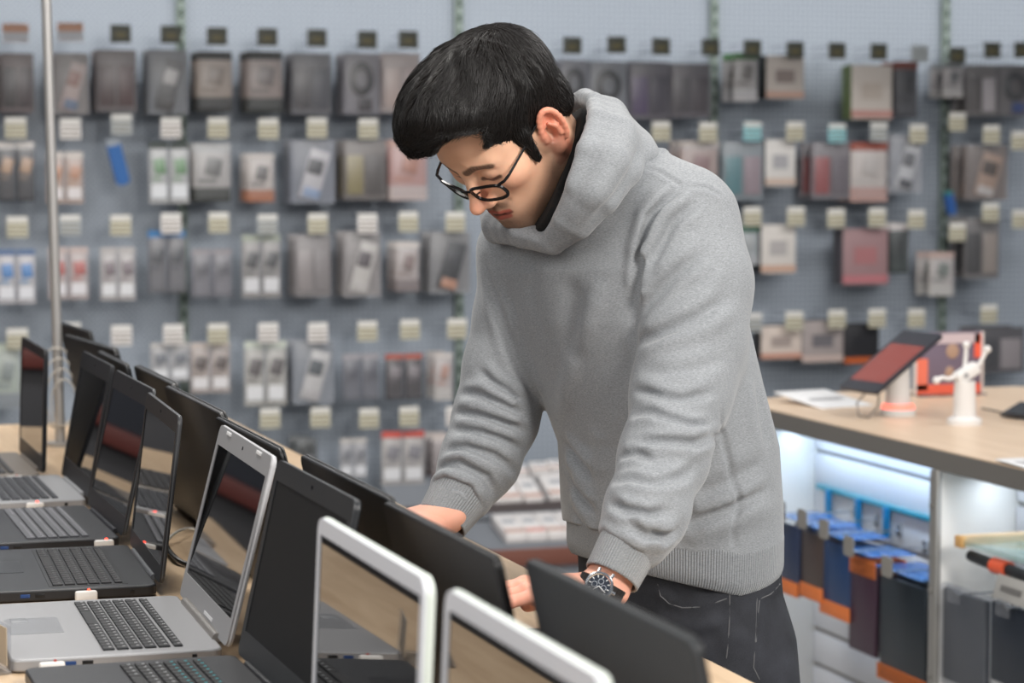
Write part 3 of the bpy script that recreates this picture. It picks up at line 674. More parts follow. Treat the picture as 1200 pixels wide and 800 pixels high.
def pack(row, side, idx, x0, y0, x1, y1, style, col, cols, words):
    dim = lambda c: tuple(int(x * .86) for x in c)
    col, cols = dim(col), [dim(c) for c in cols]
    where = place_words(row, idx, side)
    Y = WALL_Y - HOOK + .012
    a = on_y(x0, y0, Y); b = on_y(x1, y1, Y)
    w, h = b[0] - a[0], a[2] - b[2]
    xc, z1 = (a[0] + b[0]) / 2, a[2]
    clear = clear_mat()
    def body(loc, w, h, lab, st, group):
        """origin at the top middle; hangs down to -h, front face towards -y"""
        name = {'box': 'carton', 'stick': 'gadget', 'coil': 'cable_pack', 'pouch': 'pouch', 'slant': 'blister_pack'}.get(st, 'card_pack')
        o = thing(name, lab, {'box': 'box', 'stick': 'gadget'}.get(st, 'package'), loc, 0, group)
        cm = colmat(col, .5)
        if st == 'box':
            dep = .085
            mb = MB(); mb.box((0, dep / 2, -h / 2), (w, dep, h), .002)
            for f in mb.bm.faces: f.material_index = 0 if f.normal.y < -.9 else 1
            mb.build('carton_body', [cm, colmat(cols[0], .5)], o)
            MB().box((.0, -.001, -h * .48), (w * .5, .002, h * .30)).build('picture', colmat(tuple((a + b) // 2 for a, b in zip(cols[1], col)), .4), o)
            MB().box((0, -.0012, -h * .90), (w, .002, h * .14)).build('lower_band', colmat(cols[2], .5), o)
            return o
        if st == 'stick':
            M4 = Matrix.Rotation(math.radians(-14), 4, 'Y')
            mb = MB(); mb.prism(rrect(w * .55, h, w * .2), -.012, .012, M4 @ Matrix.Translation((0, 0, -h / 2)) @ Matrix.Rotation(PI / 2, 4, 'X')); mb.build('casing', cm, o)
            mb = MB(); mb.prism(rrect(w * .55, h * .16, w * .1), -.013, .013, M4 @ Matrix.Translation((0, 0, -h * .08)) @ Matrix.Rotation(PI / 2, 4, 'X')); mb.build('cap', colmat(cols[0], .4), o)
            return o
        if st in ('card', 'twin'):
            MB().box((0, .0, -h / 2), (w, .003, h), .001).build('card', cm, o)
            if st == 'card':
                MB().box((0, -.0022, -h * .07), (w, .0016, h * .14)).build('header', colmat(cols[0], .5), o)
                MB().box((w * .05, -.006, -h * .40), (w * .42, .009, h * .30), .003, rot=(0, .2, 0)).build('product', colmat(tuple((2 * a + b) // 3 for a, b in zip(cols[1], col)), .35), o)
                MB().box((-w * .12, -.0024, -h * .64), (w * .5, .0016, h * .07)).build('print_line', colmat(tuple((a + b) // 2 for a, b in zip(cols[1], col)), .5), o)
                MB().box((0, -.0022, -h * .88), (w, .0016, h * .24)).build('foot_band', colmat(cols[2], .5), o)
            else:
                MB().box((0, -.0022, -h * .06), (w, .0016, h * .12)).build('header', colmat(cols[1], .5), o)
                MB().box((w * .04, -.004, -h * .40), (w * .62, .008, h * .26), .004, rot=(0, .25 if sum(cols[0]) % 2 else -.1, 0)).build('product', colmat(cols[0], .35), o)
                MB().box((-w * .1, -.0024, -h * .60), (w * .5, .0016, h * .06)).build('print_line', colmat(tuple((a + b) // 2 for a, b in zip(cols[0], col)), .5), o)
                MB().box((0, -.0022, -h * .80), (w * .8, .0016, h * .22)).build('print_block', colmat(tuple(int((c + 255 * 2) / 3) if sum(col) > 350 else c for c in col), .5), o)
            mb = MB(); mb.box((0, -.010, -h * .52), (w * .92, .018, h * .86), .005); mb.build('clear_shell', clear, o)
            return o
        if st == 'pouch':
            MB().box((0, .004, -h / 2), (w, .002, h)).build('back_sheet', colmat(col, .5), o).hide_render = False
            n = len(cols)
            for k, c in enumerate(cols):
                x = (k - (n - 1) / 2) * w * .46
                MB().box((x, -.003, -h * .58), (w * .40, .008, h * .66), .003, rot=None).build('insert', colmat(c, .4), o)
            MB().box((0, -.006, -h / 2), (w, .022, h), .006).build('clear_bag', clear, o)
            return o
        if st == 'slant':
            MB().box((0, .004, -h / 2), (w, .002, h)).build('back_sheet', colmat(col, .5), o)
            R = Matrix.Rotation(math.radians(16), 3, 'Y')
            MB().box((w * .04, -.004, -h * .55), (w * .46, .006, h * .80), .002, rot=R).build('card', colmat(cols[0], .5), o)
            MB().box((w * .06, -.010, -h * .42), (w * .34, .008, h * .24), .003, rot=R).build('product', colmat(cols[1], .4), o)
            MB().box((-w * .04, -.0085, -h * .84), (w * .38, .003, h * .16), .001, rot=R).build('lower_panel', colmat(cols[2], .4), o)
            MB().box((0, -.008, -h / 2), (w, .022, h), .006).build('clear_bag', clear, o)
            return o
        if st == 'coil':
            MB().box((0, .005, -h / 2), (w, .002, h)).build('back_sheet', colmat(col, .5), o)
            mb = MB()
            for k in range(4): mb.tube([(math.cos(t) * w * (.30 - .03 * k), -.004 - .003 * k, -h * .42 + math.sin(t) * h * (.26 - .025 * k)) for t in np.linspace(0, 2 * PI, 21)[:-1]], .0052, 6, True)
            mb.build('coiled_cable', colmat(cols[0], .4), o)
            MB().box((w * .1, -.004, -h * .84), (w * .36, .010, h * .2), .003).build('plug', colmat(cols[1], .4), o)
            MB().box((0, -.006, -h / 2), (w, .026, h), .006).build('clear_bag', clear, o)
            return o
    g = 'packages in the %s hook row' % ROWN[row]
    if style == 'twin':
        ww = w * .475
        for s, nm in ((-1, 'left'), (1, 'right')):
            o = body((xc + s * w * .255, Y, z1 + .004 * s * 0), ww, h, '%s, %s of pair, %s' % (words, nm, where), 'twin', g)
    else:
        o = body((xc, Y, z1), w, h, '%s, %s' % (words, where), style, g)
    # more of the same hang behind the front one; one is glimpsed past its edge
    if style in ('card', 'pouch', 'slant', 'coil') and x0 < 1190:
        o2 = copy_tree(o); o2.location.y = WALL_Y - .085; o2['label'] = '%s, rear one, %s' % (words, where)
        o['label'] = '%s, front one, %s' % (words, where)

# display bin of white boxes at the foot of the wall
def build_bin():
    o = thing('display_bin', 'grey sloping display bin with a brown front strip at the foot of the wall', 'display bin', (2.85, 8.0, 0))
    gm = colmat((120, 124, 130), .6)
    def tier(yf, pyf, yb, pyb, name):
        f = on_y(620, pyf, yf); b = on_y(620, pyb, yb)
        mb = MB(); x0, x1 = 2.2, 3.5
        d = Vector((0, yb - yf, b[2] - f[2])); n = Vector((0, -d.z, d.y)).normalized() * .012
        P = [(x0, yf, f[2]), (x1, yf, f[2]), (x1, yb, b[2]), (x0, yb, b[2])]
        vs = [mb.bm.verts.new(Vector(p) - Vector(o.location)) for p in P] + [mb.bm.verts.new(Vector(p) - n - Vector(o.location)) for p in P]
        for q in ((0, 1, 2, 3), (7, 6, 5, 4), (0, 4, 5, 1), (1, 5, 6, 2), (2, 6, 7, 3), (3, 7, 4, 0)): mb.bm.faces.new([vs[k] for k in q])
        mb.build(name, gm, o)
        return Vector((0, yf, f[2])), d
    up, du = tier(7.98, 603, 8.26, 552, 'sloping_shelf'); lo, dl = tier(7.72, 642, 7.97, 608, 'sloping_shelf')
    MB().box((0, -.29, lo.z - .03), (1.3, .02, .06), .003).build('front_strip', colmat((108, 66, 54), .6), o)
    MB().box((0, -.02, (lo.z - .06) / 2), (1.3, .52, lo.z - .06), .004).build('base', gm, o)
    MB().box((0, .02, lo.z * .5 + .12), (1.3, .04, .18), .003).build('riser', colmat((70, 62, 62), .6), o)
    boxes = [(up, du, .86, 607, .055, .2, 'small white carton at the back left of the display bin'), (up, du, .90, 630, .065, .2, 'small white carton at the back middle of the display bin'), (up, du, .93, 651, .065, .2, 'small white carton at the back right of the display bin'),
             (up, du, .42, 588, .10, .5, 'white carton on the upper shelf, at the left behind the sleeve'), (up, du, .40, 618, .07, .5, 'narrow white carton in the middle of the upper bin shelf'), (up, du, .45, 653, .11, .5, 'wide white carton on the upper bin shelf beside the hoodie'),
             (lo, dl, .5, 596, .075, .7, 'white carton leftmost on the lower bin shelf'), (lo, dl, .5, 620, .07, .7, 'white carton with a pink band on the lower bin shelf'), (lo, dl, .5, 644, .07, .7, 'white carton third on the lower bin shelf'), (lo, dl, .5, 668, .07, .7, 'white carton beside the hoodie on the lower bin shelf')]
    for s, d, t, px, w, ln, lab in boxes:
        c = s + d * t; x = on_y(px, 600, c.y)[0]; L = d.length * ln
        n = Vector((0, -d.z, d.y)).normalized(); ang = math.atan2(d.z, d.y)
        b = thing('carton', lab, 'box', (x, c.y, c.z) , 0, 'white cartons in the display bin')
        R = Matrix.Rotation(ang, 3, 'X')
        MB().box(tuple(n * .022), (w, L, .036), .003, rot=R).build('carton_body', colmat((226, 222, 220), .5), b)
        MB().box(tuple(n * .0405 + d.normalized() * (-L * .36)), (w * .98, L * .18, .002), rot=R).build('print_band', colmat((206, 150, 140) if 'pink' in lab else (190, 160, 148), .5), b)
        MB().box(tuple(n * .0405 + d.normalized() * (L * .1)), (w * .6, L * .2, .002), rot=R).build('picture', colmat((170, 172, 176), .5), b)
# ================================================================== RIGHT-HAND COUNTER
def thin_clear():
    if 'thin_clear' in MATS: return MATS['thin_clear']
    m = bpy.data.materials.new('thin_clear'); m.use_nodes = True; MATS['thin_clear'] = m
    n, l = m.node_tree.nodes, m.node_tree.links; n.clear()
    o = n.new('ShaderNodeOutputMaterial'); t = n.new('ShaderNodeBsdfTransparent'); g = n.new('ShaderNodeBsdfGlossy'); g.inputs['Roughness'].default_value = .25
    mx = n.new('ShaderNodeMixShader'); mx.inputs[0].default_value = .035
    l.new(t.outputs[0], mx.inputs[1]); l.new(g.outputs[0], mx.inputs[2]); l.new(mx.outputs[0], o.inputs[0])
    return m
def build_counter():
    X0 = 2.42
    o = thing('display_counter', 'display counter with oak top and lit open bays on the right', 'counter', (2.9, 4.4, 0))
    L = lambda p: (p[0] - 2.9, p[1] - 4.4, p[2])
    oak = wood_mat('counter_oak', (222, 198, 172), (206, 180, 152), .8, .35)
    edge = colmat((112, 108, 103), .5); alu = mat('brushed_aluminium', (150, 148, 144), .45, .5); wht = colmat((224, 222, 218), .5)
    poly = [(X0, 2.6), (X0, 5.44), (2.50, 5.62), (2.74, 5.73), (3.30, 5.73), (3.45, 5.6), (3.45, 2.6)]
    mb = MB(); mb.prism([(x - 2.9, y - 4.4) for x, y in poly], .897, .900); mb.build('worktop', oak, o)
    mb = MB(); mb.prism([(x - 2.9, y - 4.4) for x, y in poly], .855, .897); mb.build('edge_band', edge, o)
    XB = 2.60
    # back wall of the bays is slatted
    slat = colmat((212, 214, 220), .45)
    def slat_back(y0, y1):
        mb = MB(); z = .06
        while z < .85:
            h = min(.088, .853 - z); mb.box(L((XB + .01, (y0 + y1) / 2, z + h / 2)), (.02, y1 - y0, h - .010), .002); z += .09
        mb.box(L((XB + .022, (y0 + y1) / 2, .45)), (.012, y1 - y0, .80), mi=1)
        return mb.build('slatted_back', [slat, colmat((150, 170, 172), .5)], o)
    slat_back(4.545, 5.50); slat_back(2.62, 4.505)
    MB().box(L((2.52, 5.515, .455)), (.20, .03, .80), .002).build('end_panel', wht, o)
    MB().box(L((2.52, 4.525, .455)), (.20, .03, .80), .002).build('partition', wht, o)
    mb = MB(); mb.box(L((2.418, 4.522, .43)), (.012, .032, .85), .002)
    for z in (.80, .62, .44): mb.cyl(L((2.411, 4.525, z - .02)), L((2.408, 4.525, z - .02)), .007, seg=14)
    mb.build('upright', alu, o)
    MB().box(L((3.0, 4.1, .43)), (.78, 2.9, .84)).build('carcass', colmat((150, 148, 146), .6), o)
    MB().box(L((2.62, 4.1, .03)), (.38, 2.9, .06)).build('plinth', colmat((120, 116, 112), .6), o)
    # strip lamps under the top, one to each bay
    for y0, y1, c in ((4.56, 5.48, (.62, .80, 1.0)), (3.3, 4.48, (.80, .90, 1.0))):
        MB().box(L((2.545, (y0 + y1) / 2, .849)), (.02, y1 - y0, .010), .002).build('strip_lamp', mat('lamp_diffuser', (240, 246, 255), .4, emit=(200, 225, 255), estr=3), o)
        d = bpy.data.lights.new('strip_light', 'AREA'); d.shape = 'RECTANGLE'; d.size = y1 - y0; d.size_y = .02; d.energy = 1.5; d.color = c
        lo = bpy.data.objects.new('strip_light', d); link(lo); lo.location = (2.535, (y0 + y1) / 2, .842)
        lo.rotation_euler = (Vector((2.575, (y0 + y1) / 2, .40)) - lo.location).to_track_quat('-Z', 'Y').to_euler()
    # hanging cases: px left, top, right, bottom at the front of their hooks
    clear = clear_mat(); thin = thin_clear()
    blue = mat('blue_film', (40, 120, 200), .15, alpha=.55, spec=.8)
    cases = [((913, 606, 936, 697), (40, 52, 80), 'navy folio case with an orange foot label, half behind the hoodie', .2),
             ((938, 616, 965, 703), (70, 58, 54), 'brown folio case with an orange foot label', .2),
             ((961, 628, 997, 724), (24, 56, 98), 'blue folio case with an orange foot label', .2),
             ((993, 648, 1027, 766), (58, 34, 52), 'plum folio case with an orange header label', 0),
             ((1028, 672, 1087, 806), (24, 34, 42), 'large blackish green folio case with an orange foot label', .2)]
    orange = colmat((214, 118, 62), .5)
    for k, ((x0, y0, x1, y1), c, lab, _) in enumerate(cases):
        XF = 2.425 + .004 * k
        a = on_x(x0, y0, XF); b = on_x(x1, y1, XF); a2 = on_x(x1, y0, XF)
        z1 = on_x((x0 + x1) / 2, y0, XF)[2]; z0 = on_x((x0 + x1) / 2, y1, XF)[2]
        yc, w, h = (a[1] + b[1]) / 2, (a[1] - b[1]) * .94, z1 - z0
        for back in (0, 1, 2):
            t = thing('folio_case', lab if not back else lab.split(' with')[0] + [', just behind the front case', ', rearmost on its hook'][back - 1], 'case', (XF + .038 * back, yc, z1), 0, 'folio cases on the counter hooks')
            MB().box((.006, 0, -h / 2 - .008), (.012, w * .94, h - .02), .004).build('cover', colmat(c, .45), t)
            lz = -.03 if k == 3 else -h + .018
            MB().box((-.001, .0 if k != 3 else w * .06, lz), (.004, w * (1.0 if k != 3 else 1.06), .034 + .006 * (k == 3)), .001).build('label', orange, t)
            MB().box((.006, 0, -h / 2), (.018, w, h), .004).build('clear_sleeve', thin, t)
            MB().box((.006, 0, .002), (.034, w * .96, .004), .001).build('blue_top', blue, t)
        hk = thing('peg_hook', 'wire hook with grey plate above the %s' % lab.split(',')[0].replace(' with an orange foot label', '').replace(' with an orange header label', ''), 'hook', (XB, yc, z1 + .006), 0, 'hooks in the counter bay')
        mb = MB(); mb.tube([(0, 0, 0), (-.19, 0, 0), (-.195, 0, .006)], .0022, 6); mb.box((-.004, 0, 0), (.008, .02, .03), .002); mb.build('wire', mat('chrome_wire', (190, 192, 195), .25, .9), hk)
        mb = MB(); mb.prism(rrect(.046, .050, .009), -.0015, .0015, Matrix.Translation((-.197, 0, .012)) @ Matrix.Rotation(PI / 2, 4, 'Y')); mb.build('plate', colmat((132, 128, 122), .4), hk)
    # a teal rail with posts that holds the hooks
    r = thing('hook_rail', 'teal plastic rail with short posts on the slatted back of the left bay', 'rail', (XB - .006, 5.02, 0))
    zz = .60
    p0, p1 = on_x(958, 572, XB - .01), on_x(1090, 606, XB - .01)
    MB().box((0, 0, (p0[2] + p1[2]) / 2), (.012, .9, .012), .002).build('bar', colmat((60, 150, 170), .3), r)
    for px in (968, 1003, 1036): 
        q = on_x(px, 590, XB - .02); MB().box((-.008, q[1] - 5.02, (p0[2] + p1[2]) / 2 - .035), (.012, .02, .07), .002).build('post', colmat((20, 120, 170), .3), r)
    # right bay
    XF = 2.43
    for (x0, y0, x1, y1), c, lab in (((1104, 690, 1155, 810), (66, 70, 78), 'grey clear sleeved case just right of the aluminium upright'), ((1160, 706, 1215, 812), (22, 32, 46), 'dark blue case at the lower right corner')):
        a = on_x(x0, y0, XF); b = on_x(x1, y1, XF); z1 = on_x((x0 + x1) / 2, y0, XF)[2]; z0 = on_x((x0 + x1) / 2, y1, XF)[2]
        yc, w, h = (a[1] + b[1]) / 2, a[1] - b[1], z1 - z0
        t = thing('folio_case', lab, 'case', (XF, yc, z1), 0, 'cases in the right bay')
        MB().box((.006, 0, -h / 2), (.014, w * .94, h - .02), .004).build('cover', colmat(c, .5), t)
        MB().box((.006, 0, -h / 2), (.022, w, h), .006).build('clear_sleeve', thin if 'dark' in lab else clear, t)
        hk = thing('peg_hook', 'wire hook holding the %s' % lab.replace('just ', ''), 'hook', (XB, yc, z1 - .01), 0, 'hooks in the counter bay')
        mb = MB(); mb.tube([(0, 0, 0), (-.185, 0, 0), (-.19, 0, .006)], .0022, 6); mb.build('wire', mat('chrome_wire', (190, 192, 195), .25, .9), hk)
        mb = MB(); mb.box((-.195, 0, .0), (.008, .05, .034), .003); mb.build('plate', clear, hk)
    a = on_x(1122, 634, X0); 
    t = thing('glass_shelf', 'glass shelf with a beige front edge in the right bay', 'shelf', (X0, 4.4, a[2]))
    yA = a[1] - 4.4
    MB().box((.085, yA - .45, 0), (.17, .9, .012), .001).build('glass', mat('green_glass', (150, 180, 170), .05, alpha=.45, spec=.9), t)
    MB().box((.09, yA + .004, .001), (.17, .012, .022), .002).build('edge_strip', colmat((222, 190, 150), .5), t)
    MB().box((.0, yA - .012, .001), (.012, .03, .024), .002).build('edge_cap', colmat((206, 160, 100), .5), t)
    c = on_x(1172, 664, X0 + .02)
    t = thing('flashlight', 'black tube with an orange cap under the glass shelf', 'gadget', tuple(c))
    mb = MB(); mb.cyl((.0, .02, 0), (.0, .12, .004), .012, seg=16); mb.cyl((0, -.16, -.004), (0, -.03, 0), .012, seg=16); mb.build('barrel', colmat((30, 32, 36), .4), t)
    mb = MB(); mb.cyl((0, -.035, 0), (0, .022, 0), .0165, seg=18); mb.build('cap', colmat((232, 96, 60), .4), t)
    c = on_x(1186, 692, X0 + .0)
    t = thing('price_card', 'tilted grey card standing in front of the dark blue case', 'card', tuple(c)); MB().box((0, 0, 0), (.003, .13, .05), .001, rot=(0, .25, 0)).build('card', colmat((170, 168, 164), .5), t)
    MB().box((-.003, 0, .0), (.001, .08, .012), rot=(0, .25, 0)).build('print', colmat((110, 108, 106), .5), t)

    # ---------------- on top
    T = .90
    wh = colmat((226, 224, 222), .35)
    s = on_z(1052, 486, T)
    t = thing('tablet_stand', 'white display stand with a red lit foot under the tilted tablet', 'stand', (s[0], s[1], T))
    k = proj_scale = s[1] / .95 / FPX
    mb = MB(); mb.cyl((0, 0, 0), (0, 0, .016), .042, seg=28); mb.build('foot', wh, t)
    mb = MB(); mb.cyl((0, 0, .016), (0, 0, .026), .040, .036, seg=28); mb.build('light_ring', mat('red_glow', (255, 120, 100), .4, emit=(255, 110, 90), estr=1.6), t)
    mb = MB(); mb.cyl((0, 0, .026), (0, 0, .115), .030, .027, seg=28); mb.build('column', wh, t)
    # tablet: tilted slab seen from its side
    ux, uy = Vector(CR @ np.array([.72, .575, -.37])).normalized(), Vector(CR @ np.array([.5, -.07, .86])).normalized()
    uy = (uy - ux * uy.dot(ux)).normalized(); nrm = ux.cross(uy); nrm = nrm if nrm.z > 0 else -nrm
    pc = Vector(C(1044, 424, -CR.T.dot(np.array(s) - CT)[2] - .02)); pc = Vector(W(pc))
    tb = thing('tablet', 'tilted black tablet showing an orange red picture', 'tablet', tuple(pc))
    M4 = Matrix((tuple((ux.x, uy.x, nrm.x, 0)), (ux.y, uy.y, nrm.y, 0), (ux.z, uy.z, nrm.z, 0), (0, 0, 0, 1)))
    Lw, Lh = .235, .145
    mb = MB(); mb.prism(rrect(Lw, Lh, .008), -.004, .004, M4); mb.build('casing', colmat((42, 42, 50), .35), tb)
    mb = MB(); mb.prism(rrect(Lw * .62, Lh * .86, .002), .004, .0046, M4 @ Matrix.Translation((-Lw * .04, 0, 0))); mb.build('screen', mat('tablet_screen', (120, 58, 52), .25, emit=(190, 80, 64), estr=.16), tb)
    mb = MB()
    e = Vector(s) + Vector((0, 0, .112)); mb.tube([e - Vector(pc), Vector((0, .0, 0)) - nrm * .006], .010, 10); mb.build('mount', wh, tb)
    c0 = on_y(1012, 470, s[1] - .02)
    mb = MB(); pts = [on_y(1016, 458, s[1] - .01), on_y(1004, 472, s[1] - .03), on_y(1006, 487, s[1] - .05), on_y(1018, 489, s[1] - .05), on_y(1029, 476, s[1] - .03), on_y(1030, 460, s[1] - .0)]
    mb.tube(pts, .0022, 8); tag(mb.build('cable', colmat((120, 112, 106), .5)), 'grey cable looping under the tilted tablet', 'cable')
    p = on_z(965, 473, T)
    t = thing('price_card', 'flat white price card on the counter left of the tablet', 'card', (p[0], p[1], T), math.radians(12)); MB().box((0, 0, .012), (.16, .20, .003), .001, rot=(.12, 0, 0)).build('card', colmat((226, 226, 226), .4), t)
    MB().box((0, -.01, .0145), (.10, .02, .001), rot=(.12, 0, 0)).build('print', colmat((170, 170, 172), .5), t)
    p = on_z(1192, 547, T)
    t = thing('price_card', 'white price card at the right end of the counter front', 'card', (p[0] + .03, p[1], T)); MB().box((0, 0, .004), (.07, .16, .002), .0005, rot=(.03, 0, 0)).build('card', colmat((228, 228, 228), .4), t)
    MB().box((0, 0, .0055), (.04, .06, .001), rot=(.03, 0, 0)).build('print', colmat((180, 180, 182), .5), t)
    # acrylic poster stand
    pl = on_z(1078, 468, T); yq = pl[1] + .08
    q0, q1 = on_y(1072, 390, yq), on_y(1150, 390, yq); w = q1[0] - q0[0]; h = q0[2] - T
    t = thing('poster_stand', 'clear poster stand with a purple photo and orange red frame behind the tablet', 'poster stand', ((q0[0] + q1[0]) / 2, yq, T))
    ac = mat('clear_acrylic', (235, 238, 240), .05, trans=1.0, ior=1.3)
    MB().box((0, 0, h / 2 + .004), (w, .004, h - .006), .001).build('poster', colmat((112, 100, 116), .4), t)
    MB().box((-.0, -.0032, h * .10), (w * .98, .002, h * .16)).build('lower_band', colmat((230, 100, 74), .5), t)
    MB().box((-w * .40, -.0032, h * .34), (w * .18, .002, h * .5)).build('side_band', colmat((226, 116, 92), .5), t)
    MB().box((w * .44, -.0032, h * .78), (w * .1, .002, h * .38)).build('corner_band', colmat((232, 96, 70), .5), t)
    MB().box((w * .02, -.0032, h * .90), (w * .9, .002, h * .16)).build('sky_band', colmat((196, 180, 184), .5), t)
    mb = MB(); mb.ball((w * .02, -.003, h * .36), 1, (w * .07, .002, h * .10), 10); mb.ball((w * .06, -.003, h * .70), 1, (w * .10, .002, h * .12), 10); mb.build('print', colmat((170, 140, 120), .5), t)
    MB().box((0, .0, .003), (w, .07, .005), .001).build('foot', ac, t)
    for x in (-w * .5, w * .5): MB().box((x, -.004, h * .5), (.005, .012, h), .001).build('edge', colmat((216, 206, 202), .3), t)
    # pale box above the poster
    # gripper stand
    p = on_z(1130, 497, T)
    t = thing('phone_stand', 'white phone gripper stand with open claws on the counter', 'stand', (p[0], p[1], T))
    mb = MB(); mb.cyl((0, 0, 0), (0, 0, .012), .040, seg=28); mb.cyl((0, 0, .012), (0, 0, .018), .040, .030, seg=28); mb.build('foot', wh, t)
    mb = MB(); mb.cyl((0, 0, .018), (0, 0, .100), .0265, .024, seg=24); mb.build('column', wh, t)
    mb = MB(); mb.box((0.004, 0, .118), (.062, .032, .030), .008, rot=(0, -.5, 0)); mb.build('head', wh, t)
    for pts in ([(.020, 0, .125), (.036, -.004, .140), (.046, -.006, .160), (.052, -.008, .172)], [(-.02, 0, .112), (-.044, -.004, .106), (-.062, -.006, .110), (-.076, -.006, .104)], [(.004, .01, .13), (.008, .012, .155), (.008, .010, .182)]):
        mb = MB(); mb.tube(pts, .005, 10); mb.ball(pts[-1], .009, seg=12); mb.build('claw', wh, t)
    mb = MB(); mb.cyl((-.006, -.018, .114), (-.006, -.015, .114), .006, seg=12); mb.build('button', colmat((150, 150, 152), .4), t)
    p = on_z(1212, 492, T)
    t = thing('phone', 'dark phone at the right edge of the counter', 'phone', (p[0], p[1], T), .3); MB().box((0, 0, .02), (.075, .15, .009), .003, rot=(0, -.35, 0)).build('casing', colmat((34, 34, 38), .3), t); MB().box((-.002, 0, .0248), (.066, .14, .001), rot=(0, -.35, 0)).build('screen', screen_mat(), t)
    mb = MB(); pts = [on_z(1150, 478, T + .003), on_z(1170, 482, T + .003), on_z(1192, 490, T + .003)]; mb.tube(pts, .002, 6); tag(mb.build('cable', colmat((90, 84, 80), .5)), 'thin dark cable lying across the counter to the phone', 'cable')
# ================================================================== THE PERSON
# sculpted from distance fields in the camera's axes (metres), then carried into the world
HEAD_O = C(596, 153, 3.30)
hf = np.array([-.475, -.81, .34]); hf /= np.linalg.norm(hf)
hl = np.array([.69, -.11, .715]); hl -= hf * (hl @ hf); hl /= np.linalg.norm(hl)
hu = np.cross(hf, hl)
HM = np.stack([-hl, hf, hu], 1)           # columns: his right, forward, up
def to_head(p): return (np.asarray(p) - HEAD_O) @ HM
def from_head(p): return np.asarray(p) @ HM.T + HEAD_O
V = lambda *a: np.array(a, float)

def head_field():
    F = Field((-.105, -.135, -.215), (.105, .14, .15), .0017)
    F.ell((0, -.008, .048), (.074, .098, .081), 0)
    F.ell((0, .045, .048), (.064, .047, .058), .02)
    F.ell((0, .035, -.012), (.061, .054, .072), .03)
    for s in (-1, 1):
        F.chain([(V(s * .060, .000, -.020), .016), (V(s * .056, .012, -.055), .014), (V(s * .020, .074, -.096), .014)], .03)
        F.ell((s * .044, .058, -.006), (.020, .024, .018), .025)
        F.cap((s * .012, .088, .033), (s * .043, .075, .035), .009, .007, .016)
    F.ell((0, .045, -.062), (.044, .042, .042), .03)
    F.ell((0, .080, -.098), (.019, .015, .015), .02)
    F.ell((0, .080, -.060), (.027, .018, .024), .02)
    for s in (-1, 1):                                         # eye sockets and lowered lids
        F.ell((s * .032, .101, .016), (.019, .017, .013), .014, 'cut')
        F.ell((s * .032, .076, .016), (.0165, .0145, .0135), .004)
        F.bump([V(s * .018, .089, .008), V(s * .032, .0925, .006), V(s * .046, .084, .009)], -.0016, .0022)
    F.cap((0, .086, .028), (0, .113, -.021), .0075, .0085, .012)      # nose
    F.ell((0, .114, -.0235), (.0095, .0115, .0092), .008)
    for s in (-1, 1):
        F.ell((s * .0120, .099, -.028), (.0075, .0110, .0078), .007)
        F.ell((s * .007, .106, -.037), (.0035, .006, .004), .003, 'cut')
        F.bump([V(s * .020, .092, -.028), V(s * .029, .083, -.046)], -.0018, .005)
    F.cap((0, .0965, -.036), (0, .0975, -.050), .0012, .0018, .006, 'cut')
    F.chain([(V(-.023, .084, -.0555), .003), (V(-.008, .0960, -.0530), .0040), (V(.008, .0960, -.0530), .0040), (V(.023, .084, -.0555), .003)], .006)
    F.chain([(V(-.020, .085, -.0625), .003), (V(0, .0950, -.0640), .0055), (V(.020, .085, -.0625), .003)], .006)
    F.bump([V(-.025, .0865, -.058), V(-.008, .101, -.0578), V(.008, .101, -.0578), V(.025, .0865, -.058)], -.0028, .0022)
    F.bump([V(-.012, .093, -.075), V(.012, .093, -.075)], -.0022, .006)
    # neck, running on under the collar
    nb = to_head(C(712, 262, 3.40))
    F.cap((0, -.030, -.010), tuple(nb), .054, .060, .035)
    F.chain([(V(-.052, -.012, -.03), .016), (tuple(nb + V(0, .02, 0)), .02)], .03)
    for s in (-1, 1):                                         # ears
        e = np.array([s * .073, .001, .004])
        ax = np.array([s * .86, .46, .06]); ax /= np.linalg.norm(ax)      # outward
        up = np.array([0, -.20, .98]); up -= ax * (up @ ax); up /= np.linalg.norm(up)
        fw = np.cross(up, ax) * (1 if s > 0 else -1)
        fw = fw if fw[1] > 0 else -fw
        M = np.stack([ax, fw, up], 1)
        c = e + ax * .004 - fw * .010
        F.ell(c, (.0065, .0165, .033), .006, 'add', M)
        rim = [c + ax * (.006 + .002 * math.sin(t)) + fw * (.0165 * math.cos(t) - .001) + up * (.032 * math.sin(t) + .002) for t in np.linspace(-.35, 3.9, 16)]
        F.chain([(p, .0036) for p in rim], .003)
        F.ell(c - up * .029 + ax * .002 + fw * .002, (.0055, .0095, .011), .005, 'add', M)
        F.ell(c + ax * .0065 + fw * .004 - up * .004, (.0105, .0085, .013), .003, 'cut', M)
        F.ell(c + ax * .0075 - fw * .001 + up * .016, (.0065, .0075, .009), .003, 'cut', M)
        F.chain([(c + ax * .006 - fw * .008 - up * .010, .0028), (c + ax * .006 - fw * .007 + up * .004, .003), (c + ax * .006 + fw * .001 + up * .013, .0025)], .003)
        F.cap(c + fw * .012 - up * .008 + ax * .003, c + fw * .011 - up * .002 + ax * .004, .0035, .003, .004)
        F.ell(e + V(-s * .004, .010, -.004), (.008, .010, .018), .008)
    return F

def sm(a, b, x):
    t = np.clip((x - a) / (b - a), 0, 1); return t * t * (3 - 2 * t)
def lin(c): return np.array(srgb(*c)[:3])

